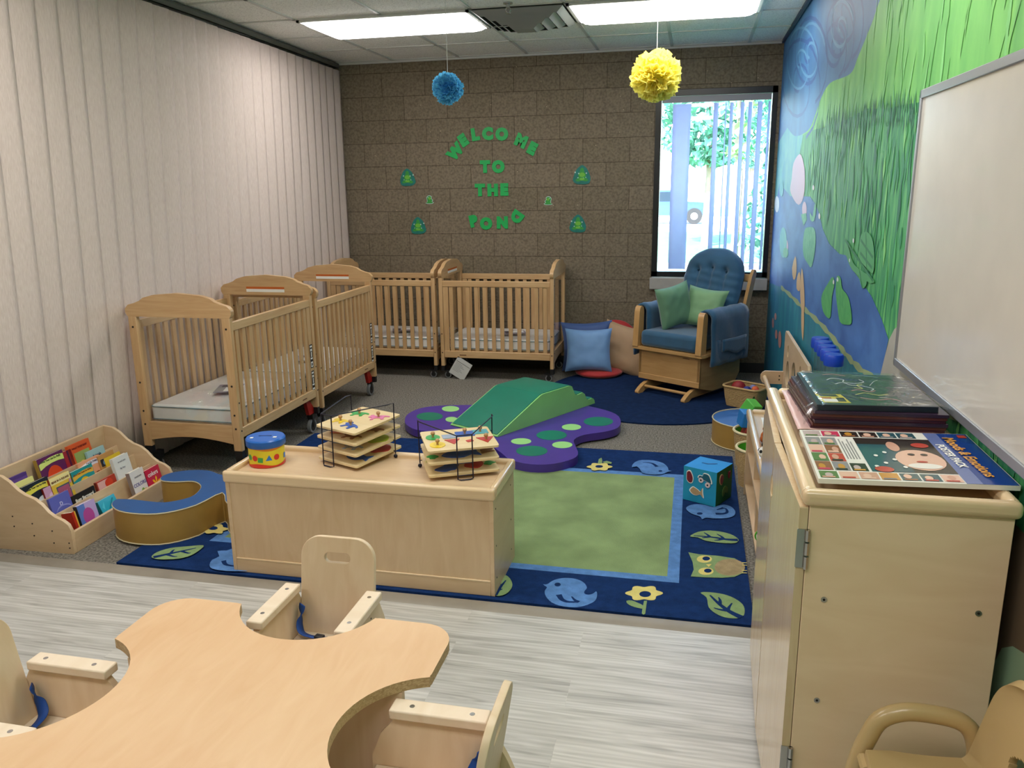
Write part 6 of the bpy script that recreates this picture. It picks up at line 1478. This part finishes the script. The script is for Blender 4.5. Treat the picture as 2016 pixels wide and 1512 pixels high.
for s in (-1, 1):
    y = s*.150
    P = smoothline([(-.165, y, 0), (-.150, y, .20), (-.125, y, .42), (-.105, y, .50), (-.085, y, .545), (-.045, y, .568), (.0, y, .572), (.055, y, .566), (.085, y, .545), (.100, y, .505), (.103, y, .45), (.12, y, .2), (.15, y, 0)], 4)
    MB().tube(P, .0185, BEI, 12).build('arm_frame', t)
    MB().tube([(-.115, s*.09, .462), (-.115, y, .462)], .012, BEI, 8).tube([(.09, s*.09, .462), (.09, y, .462)], .012, BEI, 8).build('seat_peg', t)

# ================================================================== OUTSIDE
GRASS = mat('lawn', '#4a8a4c', .95, var=.15, scale=3, bump=.3, bscale=60); ROAD = mat('pale_concrete', '#d8d7d2', .9)
struct(MB().box(-40, 40, WALLY+.25, 70, -.32, -.22, GRASS).build('ground'))
mb = MB().box(-40, 40, 12.0, 14.2, -.22, -.205, ROAD).box(-40, 40, 18, 20, -.22, -.205, ROAD).box(-40, 40, 34, 50, -.22, -.205, ROAD); struct(mb.build('road'))
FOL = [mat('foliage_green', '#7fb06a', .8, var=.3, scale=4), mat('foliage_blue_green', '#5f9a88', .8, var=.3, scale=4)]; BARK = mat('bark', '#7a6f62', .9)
def tree(lab, x, y, h, r, trunk, sd, conifer=False, m=0, nleaf=2600):
    random.seed(sd); t = thing('tree', lab, 'tree', (x, y, -.22))
    MB().tube([(0, 0, 0), (.05, 0, h*.3), (-.05, .05, h*.6), (0, 0, h*.9)], [trunk, trunk*.8, trunk*.5, trunk*.2], BARK, 8).build('trunk', t)
    mb = MB()
    for k in range(nleaf):
        if conifer: q = random.random()**.6; z = h*(1-q*.95)+0; rr = r*q*random.uniform(.5, 1)
        else: z = h*random.uniform(.35, 1.0); rr = r*sqrt(max(.02, 1-((z/h-.68)/.34)**2))*random.uniform(.3, 1)
        a = random.random()*2*pi; c = Vector((rr*cos(a), rr*sin(a), z)); s = random.uniform(.10, .22)
        d1 = Vector([random.uniform(-1, 1) for _ in range(3)]).normalized(); d2_ = d1.cross(Vector([random.uniform(-1, 1) for _ in range(3)])).normalized()
        mb.add([c-d1*s, c-d2_*s*.5, c+d1*s, c+d2_*s*.5], [(0, 1, 2, 3)], FOL[m])
    mb.build('foliage', t, smooth=False)
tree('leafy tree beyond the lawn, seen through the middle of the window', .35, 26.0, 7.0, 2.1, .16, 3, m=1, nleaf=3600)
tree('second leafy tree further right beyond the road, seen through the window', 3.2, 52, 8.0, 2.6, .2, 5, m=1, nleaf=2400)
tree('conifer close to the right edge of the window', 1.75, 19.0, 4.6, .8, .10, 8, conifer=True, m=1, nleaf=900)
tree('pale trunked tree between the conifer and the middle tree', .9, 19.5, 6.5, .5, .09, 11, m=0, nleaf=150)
TRK = flat('truck_blue', '#25406a', .3, coat=.3); TGL = flat('truck_glass', '#22303c', .1)
t = thing('pickup_truck', 'parked blue grey pickup truck on the road outside the window', 'truck', (-1.75, 41.0, -.205))
body = [(-2.6, .45), (-2.6, 1.0), (-.9, 1.05), (-.55, 1.6), (.75, 1.6), (1.15, 1.08), (2.5, 1.0), (2.6, .75), (2.6, .42)]
MB().prism(body, -.9, .9, TRK, 'xz').build('body', t, bevel=.05)
MB().prism([(-.75, 1.08), (-.5, 1.52), (.7, 1.52), (1.0, 1.08)], -.91, .91, TGL, 'xz').build('side_window', t)
for x in (-1.7, 1.7):
    for s in (-1, 1):
        wl_ = MB().disc((x, s*.92, .38), .38, 'y', -.22*s, BLACK, 24).build('wheel', t); MB().disc((x, s*.93, .38), .17, 'y', -.02*s, flat('hub_grey', '#8a8c90', .5), 20).build('hub_cap', wl_)
MB().box(2.55, 2.66, -.8, .8, .42, .58, CHR).build('bumper', t); MB().box(-2.66, -2.55, -.8, .8, .42, .58, CHR).build('bumper', t)
